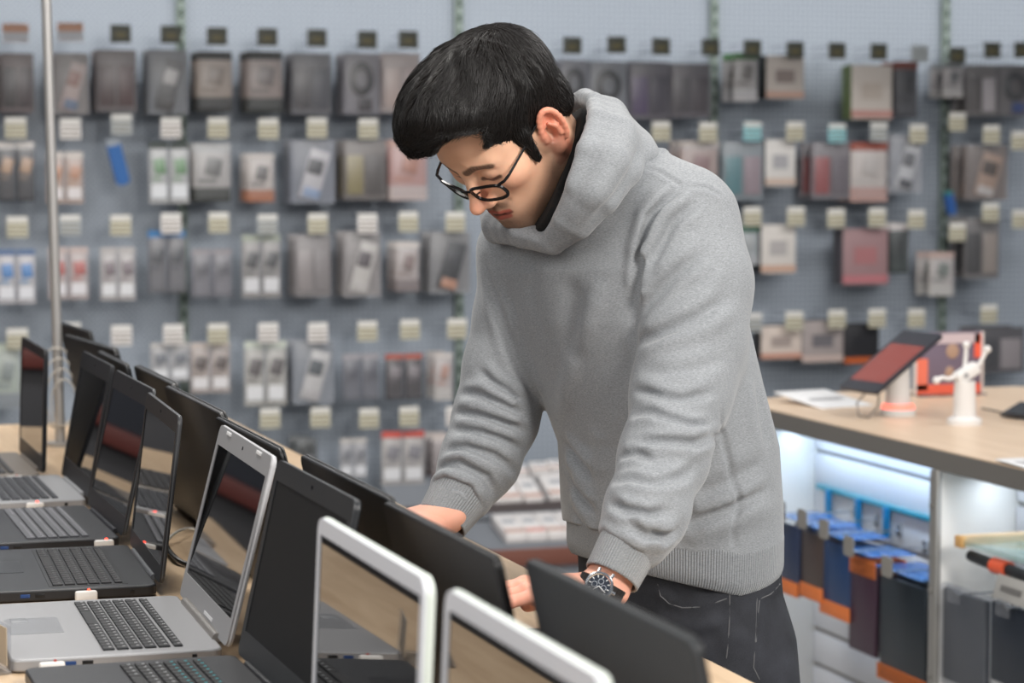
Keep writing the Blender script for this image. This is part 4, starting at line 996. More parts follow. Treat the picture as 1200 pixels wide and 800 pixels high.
def seg_d(p, pts):
    p = p * V(1, 0, 1); pts = [(q[0], 0, q[2]) for q in pts]; best = np.full(len(p), 9.0)
    for a, b in zip(pts[:-1], pts[1:]):
        a, b = np.array(a), np.array(b); d = b - a
        t = np.clip((p - a) @ d / (d @ d), 0, 1)
        best = np.minimum(best, np.linalg.norm(p - a - t[:, None] * d, axis=1))
    return best
def noise3(p, f, seed=0):
    r = np.random.default_rng(seed); out = np.zeros(len(p))
    for i in range(5):
        k = r.normal(size=3) * f; out += np.sin(p @ k + r.uniform(0, 6.28))
    return out / 5

def head_colors(v):
    skin = lin((243, 192, 160)); col = np.tile(skin, (len(v), 1))
    x, y, z = v.T
    def blend(c, w): col[:] = col * (1 - w[:, None]) + lin(c) * w[:, None]
    n = noise3(v, 60, 1); face = (y > .03)
    col *= (1 + .04 * n)[:, None]
    blend((210, 122, 98), .55 * np.exp(-(((y - .115) / .02) ** 2 + ((z + .022) / .018) ** 2 + (x / .02) ** 2)))      # nose
    for s in (-1, 1):
        blend((214, 138, 112), .5 * np.exp(-(((x - s * .048) / .022) ** 2 + ((y - .07) / .03) ** 2 + ((z + .012) / .02) ** 2)))
        ear = sm(.074, .080, s * x) * (np.abs(y + .016) < .035) * (np.abs(z - .004) < .05)
        blend((216, 128, 104), .75 * ear)
        # brow, lash line
        bd = seg_d(v, [(s * .010, .094, .031), (s * .026, .090, .0375), (s * .047, .073, .032)])
        blend((38, 28, 24), face * .95 * (1 - sm(.0036, .0070, bd)) * (.85 + .15 * noise3(v, 900, 4)))
        ld = seg_d(v, [(s * .018, .089, .008), (s * .032, .0925, .0055), (s * .047, .083, .009)])
        blend((40, 28, 26), face * .9 * (1 - sm(.0018, .0042, ld)))
        blend((190, 130, 108), .4 * np.exp(-(((x - s * .032) / .016) ** 2 + ((y - .085) / .02) ** 2 + ((z - .014) / .012) ** 2)))
    # stubble: jaw, chin and upper lip
    jaw = sm(-.022, -.052, z) * sm(-.012, .016, y) * sm(-.125, -.112, z)
    jaw *= 1 - .65 * np.exp(-(((np.abs(x) - .040) / .018) ** 2 + ((z + .042) / .022) ** 2 + ((y - .065) / .03) ** 2))
    side = sm(.040, .052, np.abs(x)) * sm(.02, -.02, z) * np.exp(-((y - .012) / .020) ** 2) * sm(-.09, -.07, z)
    lip = np.exp(-((z + .043) / .006) ** 2) * sm(.032, .022, np.abs(x)) * sm(.07, .085, y)
    chin = np.exp(-((z + .088) / .016) ** 2 - (x / .03) ** 2) * sm(.05, .07, y)
    st = np.clip(.55 * jaw + .75 * side + .50 * lip + .5 * chin, 0, .80) * (.97 + .06 * noise3(v, 1500, 3))
    blend((92, 74, 62), np.clip(st, 0, 1))
    # lips
    ul = seg_d(v, [(-.022, .086, -.0555), (-.008, .099, -.053), (.008, .099, -.053), (.022, .086, -.0555)])
    ll = seg_d(v, [(-.019, .087, -.0625), (0, .100, -.064), (.019, .087, -.0625)])
    blend((162, 74, 64), face * .85 * (1 - sm(.0030, .0055, np.minimum(ul, ll))))
    ml = seg_d(v, [(-.025, .0865, -.058), (-.008, .101, -.058), (.008, .101, -.058), (.025, .0865, -.058)])
    blend((84, 34, 32), face * .8 * (1 - sm(.001, .003, ml)))
    # short hair shadowing on the scalp, hidden below the hair
    blend((40, 32, 28), .95 * sm(.080, .095, z))
    nape = sm(-.03, -.06, y) * sm(-.06, -.03, z) * (np.abs(x) < .07)
    blend((60, 46, 38), .8 * nape)
    return col

# ------------------------------------------------------------------ hair
def hair_field():
    F = Field((-.115, -.15, -.09), (.115, .18, .205), .0022)
    F.ell((0, -.012, .058), (.083, .107, .086), 0)
    F.ell((.004, .030, .098), (.074, .085, .062), .03)
    F.ell((.002, .066, .104), (.066, .050, .046), .03)
    F.ell((.010, .074, .102), (.050, .046, .040), .02)
    for s in (-1, 1): F.cap((s * .070, .030, .03), (s * .072, .034, -.010), .010, .0055, .010)
    F.ell((0, -.060, -.010), (.064, .046, .045), .03)
    # face and ears stay free of hair
    F.ell((0, .135, .010), (.108, .105, .090), .010, 'cut')
    for s in (-1, 1):
        F.ell((s * .046, .098, .088), (.026, .050, .026), .012, 'cut')
        F.ell((s * .088, .075, -.03), (.05, .036, .066), .006, 'cut')
        F.ell((s * .086, -.004, -.010), (.022, .026, .044), .005, 'cut')
        F.ell((s * .075, -.030, -.055), (.045, .035, .032), .01, 'cut')
    F.ell((0, -.02, -.115), (.2, .2, .062), .012, 'cut')
    return F

def make_hair(parent, m):
    F = hair_field()
    for k in range(26):                           # locks pressed into the mass
        a = -1.9 + 3.8 * k / 25 + rng.normal() * .05
        o = V(rng.normal() * .008, -.045, .12)
        p = []
        for t in np.linspace(.15, 1, 7):
            d = V(math.sin(a) * .11 * t, -.045 + .18 * t * math.cos(a) ** 2 - .03 * t, .16 - .10 * t * t * abs(math.sin(a)))
            p.append(d)
        p = np.array(p)
        for _ in range(12): p = p - F.grad(p) * F.at(p)[:, None]
        F.bump(p, -.004 if k % 2 else .003, .006)
    v, f = F.mesh()
    allv, allf = [v], [f]
    base = len(v)
    # single strands lying on the mass, swept forward from the crown and down the sides
    crown = V(.004, -.055, .135)
    pick = rng.integers(0, len(v), 13000)
    P = v[pick] + rng.normal(size=(len(pick), 3)) * .001
    fr = v[(v[:, 1] > .03) & (v[:, 2] > .055) & (v[:, 2] < .105) & (F.grad(v)[:, 2] < .1)]
    fr = fr[rng.integers(0, len(fr), 900)] + rng.normal(size=(900, 3)) * .001
    P = np.concatenate([P, fr]); isf = np.arange(len(P)) >= len(pick)
    top = sm(.03, .10, P[:, 2])
    length = (.018 + .050 * top + .02 * sm(.02, .09, P[:, 1])) * rng.uniform(.6, 1.15, len(P)); length[isf] = rng.uniform(.008, .026, isf.sum())
    NS = 8
    X = [P.copy()]; n0 = F.grad(P)
    wob = rng.normal(size=(len(P), 3)) * .13
    lift = rng.uniform(-.0004, .0016, len(P)) + (rng.random(len(P)) > .94) * .0030 + .0035 * np.maximum(0, noise3(P, 150, 31)) * top
    cur = P.copy()
    for i in range(NS - 1):
        n = F.grad(cur); d = cur - crown
        d = d + V(.02, .03, 0) * top[:, None]
        d = d / np.linalg.norm(d, axis=1, keepdims=True) + wob
        q1 = noise3(cur, 120, 21); q2 = noise3(cur, 120, 22); q3 = noise3(cur, 45, 23)
        d[:, 0] += (.55 * q1 + .45 * q3) * (.35 + .65 * top); d[:, 1] += .5 * q2 * (.35 + .65 * top); d[:, 2] += .3 * q3
        d -= n * (d * n).sum(1, keepdims=True); d /= np.maximum(np.linalg.norm(d, axis=1, keepdims=True), 1e-6)
        cur = cur + d * (length / (NS - 1))[:, None]
        dist = F.at(cur); n = F.grad(cur)
        cur = cur - n * np.where(isf, .25, 1)[:, None] * np.clip(dist - lift * (i + 1) / NS, -.01, .01)[:, None] * (.9 if i < 5 else .55)
        X.append(cur.copy())
    X = np.stack(X, 1)
    T = np.gradient(X, axis=1); T /= np.maximum(np.linalg.norm(T, axis=2, keepdims=True), 1e-6)
    B = np.cross(T, n0[:, None, :]); B /= np.maximum(np.linalg.norm(B, axis=2, keepdims=True), 1e-6)
    N = np.cross(B, T)
    r = (.00052 * rng.uniform(.6, 1.3, len(P)))[:, None] * np.array([.9, 1, 1, 1, .95, .8, .55, .15])[None, :]
    ring = []
    for k in range(3):
        a = 2 * PI * k / 3
        ring.append(X + (B * math.cos(a) + N * math.sin(a) * .7) * r[..., None])
    R = np.stack(ring, 2)                         # strands, steps, 3, xyz
    sv = R.reshape(-1, 3)
    ns = len(P)
    s_i = np.arange(ns)[:, None, None] * NS * 3
    st = np.arange(NS - 1)[None, :, None] * 3
    k = np.arange(3)[None, None, :]
    a0 = base + s_i + st + k; a1 = base + s_i + st + (k + 1) % 3
    q = np.stack([a0, a1, a1 + 3, a0 + 3], -1).reshape(-1, 4)
    allv.append(sv); allf.append(q)
    vv = np.concatenate(allv); ff = np.concatenate(allf)
    return vv, ff, len(f)

# ------------------------------------------------------------------ clothing
TORSO = [  # photo row, column, distance, half width, half depth, turn of the shoulder line
    (182, 722, 3.37, .062, .062, 42), (205, 728, 3.375, .098, .078, 42), (232, 729, 3.38, .140, .094, 42), (270, 726, 3.39, .172, .108, 43),
    (320, 727, 3.40, .186, .118, 45), (380, 738, 3.41, .190, .122, 49), (450, 759, 3.42, .188, .123, 53),
    (520, 781, 3.435, .185, .127, 57), (590, 785, 3.45, .188, .134, 61), (640, 788, 3.455, .184, .134, 62), (675, 790, 3.46, .174, .127, 62)]
def torso(F, rows, k, grow=0.0, ymin=None, ymax=None):
    R = np.array([[C(0, r[0], r[2])[1], C(r[1], 0, r[2])[0], -r[2], r[3] + grow, r[4] + grow, math.radians(r[5])] for r in rows])
    R = R[np.argsort(R[:, 0])]
    lo = V(R[:, 1].min() - .22, R[:, 0].min(), R[:, 2].min() - .22); hi = V(R[:, 1].max() + .22, R[:, 0].max(), R[:, 2].max() + .22)
    sl, g = F.sub(lo, hi, .03)
    y = g[1]
    yc = np.clip(y, R[0, 0], R[-1, 0])
    it = lambda c: np.interp(yc.ravel(), R[:, 0], R[:, c]).reshape(yc.shape)
    cx, cz, a, b, th = (it(c) for c in (1, 2, 3, 4, 5))
    dx, dz = g[0] - cx, g[2] - cz
    l = dx * np.cos(th) + dz * np.sin(th); m = -dx * np.sin(th) + dz * np.cos(th)
    k0 = (np.abs(l / a) ** 2.3 + np.abs(m / b) ** 2.3) ** (1 / 2.3)
    d = (k0 - 1) * np.minimum(a, b)
    e = np.abs(y - yc)
    e = np.where(y > yc, y - R[-1, 0], R[0, 0] - y)
    d = np.maximum(d, e).astype(np.float32)
    F.mix(sl, d, k)

def surf(F, px, py, near=2.95, far=3.75):
    D = np.arange(near, far, .002); p = np.stack([C(px, py, d) for d in D])
    s = F.at(p); i = np.argmax(s < 0)
    if s[i] >= 0: return C(px, py, 3.4)
    return C(px, py, D[i])
def fold(F, pts, amp, width, crease=False):
    """a crease drawn where the cloth shows it"""
    P = []
    for (a, b) in zip(pts[:-1], pts[1:]):
        for t in np.linspace(0, 1, 4)[:-1]: P.append((a[0] + (b[0] - a[0]) * t, a[1] + (b[1] - a[1]) * t))
    P.append(pts[-1])
    F.bump(np.array([surf(F, *p) for p in P]), amp, width, crease)

LARM = [(C(803, 262, 3.315), .062), (C(815, 330, 3.29), .068), (C(809, 400, 3.26), .064), (C(797, 462, 3.225), .060), (C(778, 535, 3.16), .053), (C(757, 600, 3.10), .048), (C(744, 632, 3.075), .042)]
RARM = [(C(612, 300, 3.50), .058), (C(606, 370, 3.51), .062), (C(593, 430, 3.51), .061), (C(581, 490, 3.50), .061), (C(562, 540, 3.475), .056), (C(543, 575, 3.455), .046)]

def hem_z(m, hc): return hc[2] - .020 - .13 * np.minimum(m, 0) + .26 * np.maximum(m, 0)
def hoodie_field():
    F = Field(V(-.16, -.375, -3.72), V(.42, .36, -2.98), .0030)
    torso(F, TORSO, 0)
    F.chain(LARM, .035); 
    G = F
    F.chain([(p, r) for p, r in RARM], .014)
    F.cap(C(770, 235, 3.345), C(800, 250, 3.32), .055, .058, .05)      # near shoulder
    F.cap(C(660, 262, 3.44), C(615, 290, 3.49), .055, .055, .05)      # far shoulder
    F.ell(C(770, 470, 3.36), (.05, .10, .06), .05)
    # creases of the near sleeve
    cr = lambda pts, d=.006, w=.0052: fold(F, pts, d * 1.35, w, True)
    cr([(799, 219), (780, 238), (764, 256), (754, 291), (749, 330), (747, 352)], .011, .006)
    cr([(817, 234), (790, 258), (766, 300), (757, 312)], .006, .006)
    for pts, a, w in [([(817, 273), (790, 303), (757, 336)], .005, .010), ([(850, 315), (826, 342), (790, 366), (754, 387)], .006, .010), ([(862, 360), (826, 390), (760, 411)], .004, .011)]: fold(F, pts, a, w)
    cr([(829, 294), (793, 321), (766, 351), (748, 372)], .006, .007)
    cr([(856, 348), (820, 372), (772, 393), (745, 402)], .006, .007)
    cr([(850, 420), (815, 432), (780, 436), (750, 432)], .003, .007)
    cr([(742, 456), (776, 466), (800, 470), (838, 458)], .006)
    cr([(742, 486), (764, 485), (784, 492), (812, 500), (835, 498)], .008)
    cr([(744, 520), (776, 518), (812, 520), (842, 508)], .008)
    cr([(726, 536), (744, 531), (768, 540)], .005)
    cr([(718, 564), (740, 562), (768, 568), (796, 560), (815, 545)], .006)
    cr([(714, 588), (732, 598), (760, 604), (785, 598)], .007)
    cr([(732, 608), (756, 628), (780, 628), (796, 620)], .007)
    cr([(756, 616), (776, 630), (784, 640)], .003)
    cr([(700, 622), (728, 640), (752, 652)], .006, .005)
    # creases of the far sleeve
    cr([(569, 308), (582, 355), (603, 419), (618, 452), (626, 468)], .006, .006)
    cr([(561, 432), (578, 449), (598, 463), (612, 472)], .006)
    cr([(539, 461), (565, 463), (592, 477), (614, 487)], .008)
    cr([(533, 483), (561, 487), (592, 496), (616, 506)], .008)
    cr([(531, 504), (565, 508), (590, 517), (610, 527)], .008)
    cr([(522, 529), (548, 525), (578, 534), (607, 555)], .008)
    cr([(512, 550), (539, 542), (569, 559), (580, 580)], .007)
    cr([(495, 578), (522, 563), (548, 573), (561, 597)], .009, .005)
    # body
    for pts, a, w in [
        ([(672, 330), (670, 376), (675, 425)], -.007, .018), ([(706, 325), (690, 380), (670, 435), (656, 493)], .008, .016),
        ([(626, 292), (624, 340), (634, 400)], -.003, .014), ([(738, 296), (742, 330), (742, 400), (736, 450)], -.006, .014),
        ([(800, 634), (850, 618), (912, 592)], .004, .014), ([(700, 500), (705, 560)], .004, .02)]: fold(F, pts, a, w)
    cr([(664, 520), (680, 542), (694, 560)], .009, .007); cr([(670, 566), (684, 584), (698, 600)], .008, .006); cr([(672, 600), (688, 622), (700, 640)], .007, .006)
    cr([(800, 616), (832, 604), (856, 596), (900, 572)], .006, .007); cr([(815, 580), (850, 566), (895, 540)], .003, .009)
    fold(F, [(844, 440), (845, 478), (847, 510), (856, 552), (866, 584), (864, 600), (859, 620), (861, 645)], -.0045, .0042)
    cr([(885, 440), (893, 490), (900, 530)], .003, .008)
    cr([(754, 196), (775, 203), (792, 214), (799, 220)], .003, .003); cr([(806, 219), (826, 220), (846, 230)], .003, .003)
    # lower edge: level at the back, lifted in front, tucked into the ribbed band
    gx, gy, gz = (F.ax[0][:, None, None], F.ax[1][None, :, None], F.ax[2][None, None, :])
    hc = W(C(789, 660, 3.455))
    wx = CR[0, 0] * gx + CR[0, 1] * gy + CR[0, 2] * gz + CT[0] - hc[0]
    wy = CR[1, 0] * gx + CR[1, 1] * gy + CR[1, 2] * gz + CT[1] - hc[1]
    wz = CR[2, 0] * gx + CR[2, 1] * gy + CR[2, 2] * gz + CT[2]
    td = CR @ V(math.cos(math.radians(62)), 0, math.sin(math.radians(62))); fd = CR @ V(-math.sin(math.radians(62)), 0, math.cos(math.radians(62)))
    l_ = wx * td[0] + wy * td[1]; m_ = wx * fd[0] + wy * fd[1]
    near = (np.abs(l_) < .205) & (np.abs(m_) < .158)
    F.vol = np.where(near, np.maximum(F.vol, hem_z(m_, hc) + .045 - wz), F.vol).astype(np.float32)
    # room for the neck
    F.chain([(C(640, 210, 3.27), .062), (C(676, 215, 3.33), .062), (C(712, 240, 3.39), .058)], .01, 'cut')
    for o in (0,): F.ell(HEAD_O + HM @ V(0, .03, -.05), (.075, .085, .085), .01, 'cut', HM)
    return F

def hood_field():
    F = Field(V(-.09, .08, -3.66), V(.26, .36, -3.02), .0034)
    # sheet of cloth from the rim over the bulge down to the shoulders, all round the neck
    G = [((643, 281, 3.285, .006), (646, 283, 3.285, .008), (649, 286, 3.29, .008)),
         ((660, 256, 3.245, .009), (674, 259, 3.24, .011), (680, 266, 3.25, .010)),
         ((675, 216, 3.215, .009), (697, 224, 3.21, .016), (710, 234, 3.235, .013)),
         ((687, 174, 3.215, .009), (716, 188, 3.22, .019), (734, 200, 3.265, .016)),
         ((699, 138, 3.265, .009), (724, 158, 3.285, .020), (744, 182, 3.33, .020)),
         ((695, 118, 3.335, .008), (714, 134, 3.37, .018), (742, 172, 3.40, .022)),
         ((685, 115, 3.41, .009), (698, 130, 3.46, .016), (728, 170, 3.48, .020)),
         ((668, 124, 3.46, .010), (675, 148, 3.51, .016), (690, 195, 3.53, .018)),
         ((622, 195, 3.47, .010), (617, 215, 3.50, .014), (625, 252, 3.53, .014)),
         ((588, 242, 3.43, .009), (578, 254, 3.45, .012), (582, 270, 3.48, .011)),
         ((588, 256, 3.385, .007), (579, 262, 3.395, .011), (582, 273, 3.40, .010)),
         ((614, 268, 3.325, .006), (611, 273, 3.325, .009), (613, 278, 3.33, .009))]
    n = len(G)
    for i in range(n):
        A, Bq = G[i], G[(i + 1) % n]
        for t in (0, .34, .67):
            row = []
            for a, b in zip(A, Bq):
                q = [a[c] + (b[c] - a[c]) * t for c in range(4)]
                row.append((C(q[0], q[1], q[2]), q[3]))
            mid = lambda a, b: ((a[0] + b[0]) / 2, (a[1] + b[1]) / 2)
            F.chain(row, .014)
            F.chain([mid(row[0], row[1]), mid(row[1], row[2])], .014)
        F.chain([(C(*A[0][:3]), A[0][3]), (C(*Bq[0][:3]), Bq[0][3])], .012)
        F.chain([(C(*A[1][:3]), A[1][3]), (C(*Bq[1][:3]), Bq[1][3])], .014)
        F.chain([(C(*A[2][:3]), A[2][3]), (C(*Bq[2][:3]), Bq[2][3])], .014)
    F.ell(C(738, 186, 3.37), (.034, .032, .06), .03)
    F.ell(C(756, 184, 3.335), (.017, .020, .045), .012)
    # neck hole
    F.chain([(C(602, 205, 3.30), .058), (C(640, 205, 3.33), .055), (C(672, 192, 3.36), .050)], .005, 'cut')
    F.ell(HEAD_O + HM @ V(0, .03, -.05), (.072, .080, .080), .006, 'cut', HM)
    F.ell(HEAD_O + HM @ V(0, -.005, .05), (.095, .12, .10), .006, 'cut', HM)
    for pts, a, w in [
        ([(690, 262), (722, 228), (742, 196), (750, 172)], -.005, .009), ([(664, 262), (700, 226), (722, 190)], .003, .016),
        ([(700, 270), (735, 235), (760, 200)], .003, .010), ([(672, 232), (690, 200), (700, 165)], -.002, .012),
        ([(715, 132), (738, 150), (752, 176)], .002, .014),
        ([(580, 262), (605, 275), (634, 283)], .003, .006)]: fold(F, pts, a, w)
    return F

def put(name, v, f, m, parent, root_loc, colors=None, attr=None):
    w = v @ CR.T + CT - root_loc
    o = mesh_obj(name, w, f, m, parent, True, colors)
    if attr is not None:
        for k, a in attr.items():
            t = o.data.attributes.new(k, 'FLOAT', 'POINT'); t.data.foreach_set('value', a.astype(np.float32))
    return o

# materials ---------------------------------------------------------
def skin_material():
    m = mat('skin', (210, 155, 125), 0.5)
    n, l, b = nodes(m)
    a = n.new('ShaderNodeAttribute'); a.attribute_name = 'tint'
    l.new(a.outputs['Color'], b.inputs['Base Color'])
    b.inputs['Subsurface Weight'].default_value = 0.12
    b.inputs['Subsurface Radius'].default_value = (.012, .005, .003)
    b.inputs['Subsurface Scale'].default_value = 0.5
    t = n.new('ShaderNodeTexNoise'); t.inputs['Scale'].default_value = 700; t.inputs['Detail'].default_value = 3
    bp = n.new('ShaderNodeBump'); bp.inputs['Strength'].default_value = 0.12; bp.inputs['Distance'].default_value = 0.0006
    l.new(t.outputs['Fac'], bp.inputs['Height']); l.new(bp.outputs['Normal'], b.inputs['Normal'])
    return m
def hair_material():
    m = mat('black_hair', (26, 22, 20), 0.40, spec=0.5)
    n, l, b = nodes(m)
    t = n.new('ShaderNodeTexNoise'); t.inputs['Scale'].default_value = 90
    r = n.new('ShaderNodeValToRGB'); r.color_ramp.elements[0].color = srgb(9, 8, 8); r.color_ramp.elements[1].color = srgb(34, 30, 28)
    l.new(t.outputs['Fac'], r.inputs['Fac']); l.new(r.outputs['Color'], b.inputs['Base Color'])
    return m
def knit_material(name, c0, c1, rib=None, ribn=90):
    m = mat(name, c0, 0.9, sheen=0.25)
    n, l, b = nodes(m)
    tc = n.new('ShaderNodeTexCoord'); mp = n.new('ShaderNodeMapping'); mp.inputs['Scale'].default_value = (260, 260, 1100)
    l.new(tc.outputs['Object'], mp.inputs['Vector'])
    t = n.new('ShaderNodeTexNoise'); t.inputs['Scale'].default_value = 1; t.inputs['Detail'].default_value = 4; t.inputs['Roughness'].default_value = 0.7
    l.new(mp.outputs['Vector'], t.inputs['Vector'])
    r = n.new('ShaderNodeValToRGB')
    r.color_ramp.elements[0].position = 0.2; r.color_ramp.elements[1].position = 0.8
    r.color_ramp.elements[0].color = srgb(*c0); r.color_ramp.elements[1].color = srgb(*c1)
    l.new(t.outputs['Fac'], r.inputs['Fac']); l.new(r.outputs['Color'], b.inputs['Base Color'])
    bp = n.new('ShaderNodeBump'); bp.inputs['Strength'].default_value = 0.2; bp.inputs['Distance'].default_value = 0.001
    l.new(t.outputs['Fac'], bp.inputs['Height'])
    if rib:
        a = n.new('ShaderNodeAttribute'); a.attribute_name = rib
        mu = n.new('ShaderNodeMath'); mu.operation = 'MULTIPLY'; mu.inputs[1].default_value = ribn
        si = n.new('ShaderNodeMath'); si.operation = 'SINE'
        l.new(a.outputs['Fac'], mu.inputs[0]); l.new(mu.outputs[0], si.inputs[0])
        b2 = n.new('ShaderNodeBump'); b2.inputs['Strength'].default_value = 0.6; b2.inputs['Distance'].default_value = 0.0014
        l.new(si.outputs[0], b2.inputs['Height']); l.new(bp.outputs['Normal'], b2.inputs['Normal']); l.new(b2.outputs['Normal'], b.inputs['Normal'])
    else: l.new(bp.outputs['Normal'], b.inputs['Normal'])
    return m
def denim_material():
    m = mat('charcoal_denim', (44, 46, 52), 0.85)
    n, l, b = nodes(m)
    tc = n.new('ShaderNodeTexCoord')
    t = n.new('ShaderNodeTexNoise'); t.inputs['Scale'].default_value = 14; t.inputs['Detail'].default_value = 5
    t2 = n.new('ShaderNodeTexNoise'); t2.inputs['Scale'].default_value = 900
    l.new(tc.outputs['Object'], t.inputs['Vector']); l.new(tc.outputs['Object'], t2.inputs['Vector'])
    r = n.new('ShaderNodeValToRGB'); r.color_ramp.elements[0].position = .35; r.color_ramp.elements[1].position = .75
    r.color_ramp.elements[0].color = srgb(24, 25, 29); r.color_ramp.elements[1].color = srgb(56, 58, 65)
    mx = n.new('ShaderNodeMath'); mx.operation = 'MULTIPLY_ADD'; mx.inputs[1].default_value = .35; 
    l.new(t2.outputs['Fac'], mx.inputs[0]); 
    sc = n.new('ShaderNodeMath'); sc.operation = 'MULTIPLY'; sc.inputs[1].default_value = .7
    l.new(t.outputs['Fac'], sc.inputs[0]); l.new(sc.outputs[0], mx.inputs[2])
    l.new(mx.outputs[0], r.inputs['Fac']); l.new(r.outputs['Color'], b.inputs['Base Color'])
    bp = n.new('ShaderNodeBump'); bp.inputs['Strength'].default_value = .3; bp.inputs['Distance'].default_value = .001
    l.new(t2.outputs['Fac'], bp.inputs['Height']); l.new(bp.outputs['Normal'], b.inputs['Normal'])
    return m

def hand_field(wrist, fwd, palm_n, thumb, size=1.0, curl=(.5, .5, .55, .6), spread=.05, thumb_curl=.3, arm=None):
    """wrist point, forward, palm normal (the way the palm faces), direction of the thumb side -> field with five fingers"""
    fwd = fwd / np.linalg.norm(fwd); palm_n = palm_n - fwd * (palm_n @ fwd); palm_n /= np.linalg.norm(palm_n)
    th = np.cross(palm_n, fwd); th = th if th @ thumb > 0 else -th
    s = size
    F = Field(wrist - .24 * s, wrist + .24 * s, .0017)
    P = lambda f, t, n: wrist + s * (fwd * f + th * t + palm_n * n)
    sq = (palm_n, .62)
    F.cap(P(-.09, 0, 0), P(.0, 0, 0), .031 * s, .027 * s, .01, 'add', (palm_n, .74)) if arm is None else F.cap(arm, P(0, 0, 0), .031 * s, .026 * s, .01)
    F.chain([(P(.0, .004, 0), .026 * s), (P(.04, .012, 0), .027 * s), (P(.082, .020, 0), .020 * s)], .02, 'add', sq)
    F.chain([(P(.0, -.008, 0), .024 * s), (P(.04, -.018, 0), .026 * s), (P(.076, -.026, 0), .019 * s)], .02, 'add', sq)
    F.chain([(P(.01, .018, .006), .016 * s), (P(.045, .030, .010), .016 * s)], .02)
    segs = [(.029, .087, .0095, (.042, .025, .021)), (.010, .092, .0098, (.046, .029, .022)), (-.010, .088, .0092, (.042, .027, .021)), (-.029, .079, .0082, (.033, .021, .019))]
    nails = []
    for (t, f, r, ls), cu, sp in zip(segs, curl, (1, .3, -.4, -1.2)):
        p = P(f, t, -.002); ang = cu * .5; d0 = fwd + th * spread * sp; d0 /= np.linalg.norm(d0)
        pts = [(P(f - .02, t * .9, -.002), r * s * 1.1), (p, r * s * 1.12)]
        for i, L in enumerate(ls):
            d = d0 * math.cos(ang) + palm_n * math.sin(ang)
            p = p + d * L * s; pts.append((p, r * s * (1.0 - .09 * (i + 1)))); ang += cu * (.9 if i == 0 else .6)
        F.chain(pts, .004)
        q = pts[-2][0]; F.cap(q, q, r * s * .99, None, .004)
        nails.append((pts[-1][0], d, -palm_n * math.cos(ang) + d0 * math.sin(ang), r * s))
    p = P(.030, .034, .008); d = fwd * .72 + th * .62 + palm_n * .25; d /= np.linalg.norm(d)
    pts = [(P(.012, .018, .006), .015 * s), (p, .0135 * s)]; ang = 0
    for L, r in ((.034, .0115), (.027, .0095)):
        dd = d * math.cos(ang) + (fwd * .8 - th * .25 + palm_n * .5) * math.sin(ang); dd /= np.linalg.norm(dd)
        p = p + dd * L * s; pts.append((p, r * s)); ang += thumb_curl
    F.chain(pts, .008)
    for (t, f, r, ls) in segs: F.ell(P(f, t, -.006), (.0085 * s,) * 3, .008)     # knuckles
    return F
def hand_colors(v, wrist):
    col = np.tile(lin((228, 172, 148)), (len(v), 1))
    n = noise3(v, 120, 5) * .5 + noise3(v, 45, 8) * .5
    w = np.clip(.15 + .25 * n + .25 * sm(.05, .16, np.linalg.norm(v - wrist, axis=1)), 0, .8)
    return col * (1 - w[:, None]) + lin((214, 132, 112)) * w[:, None]

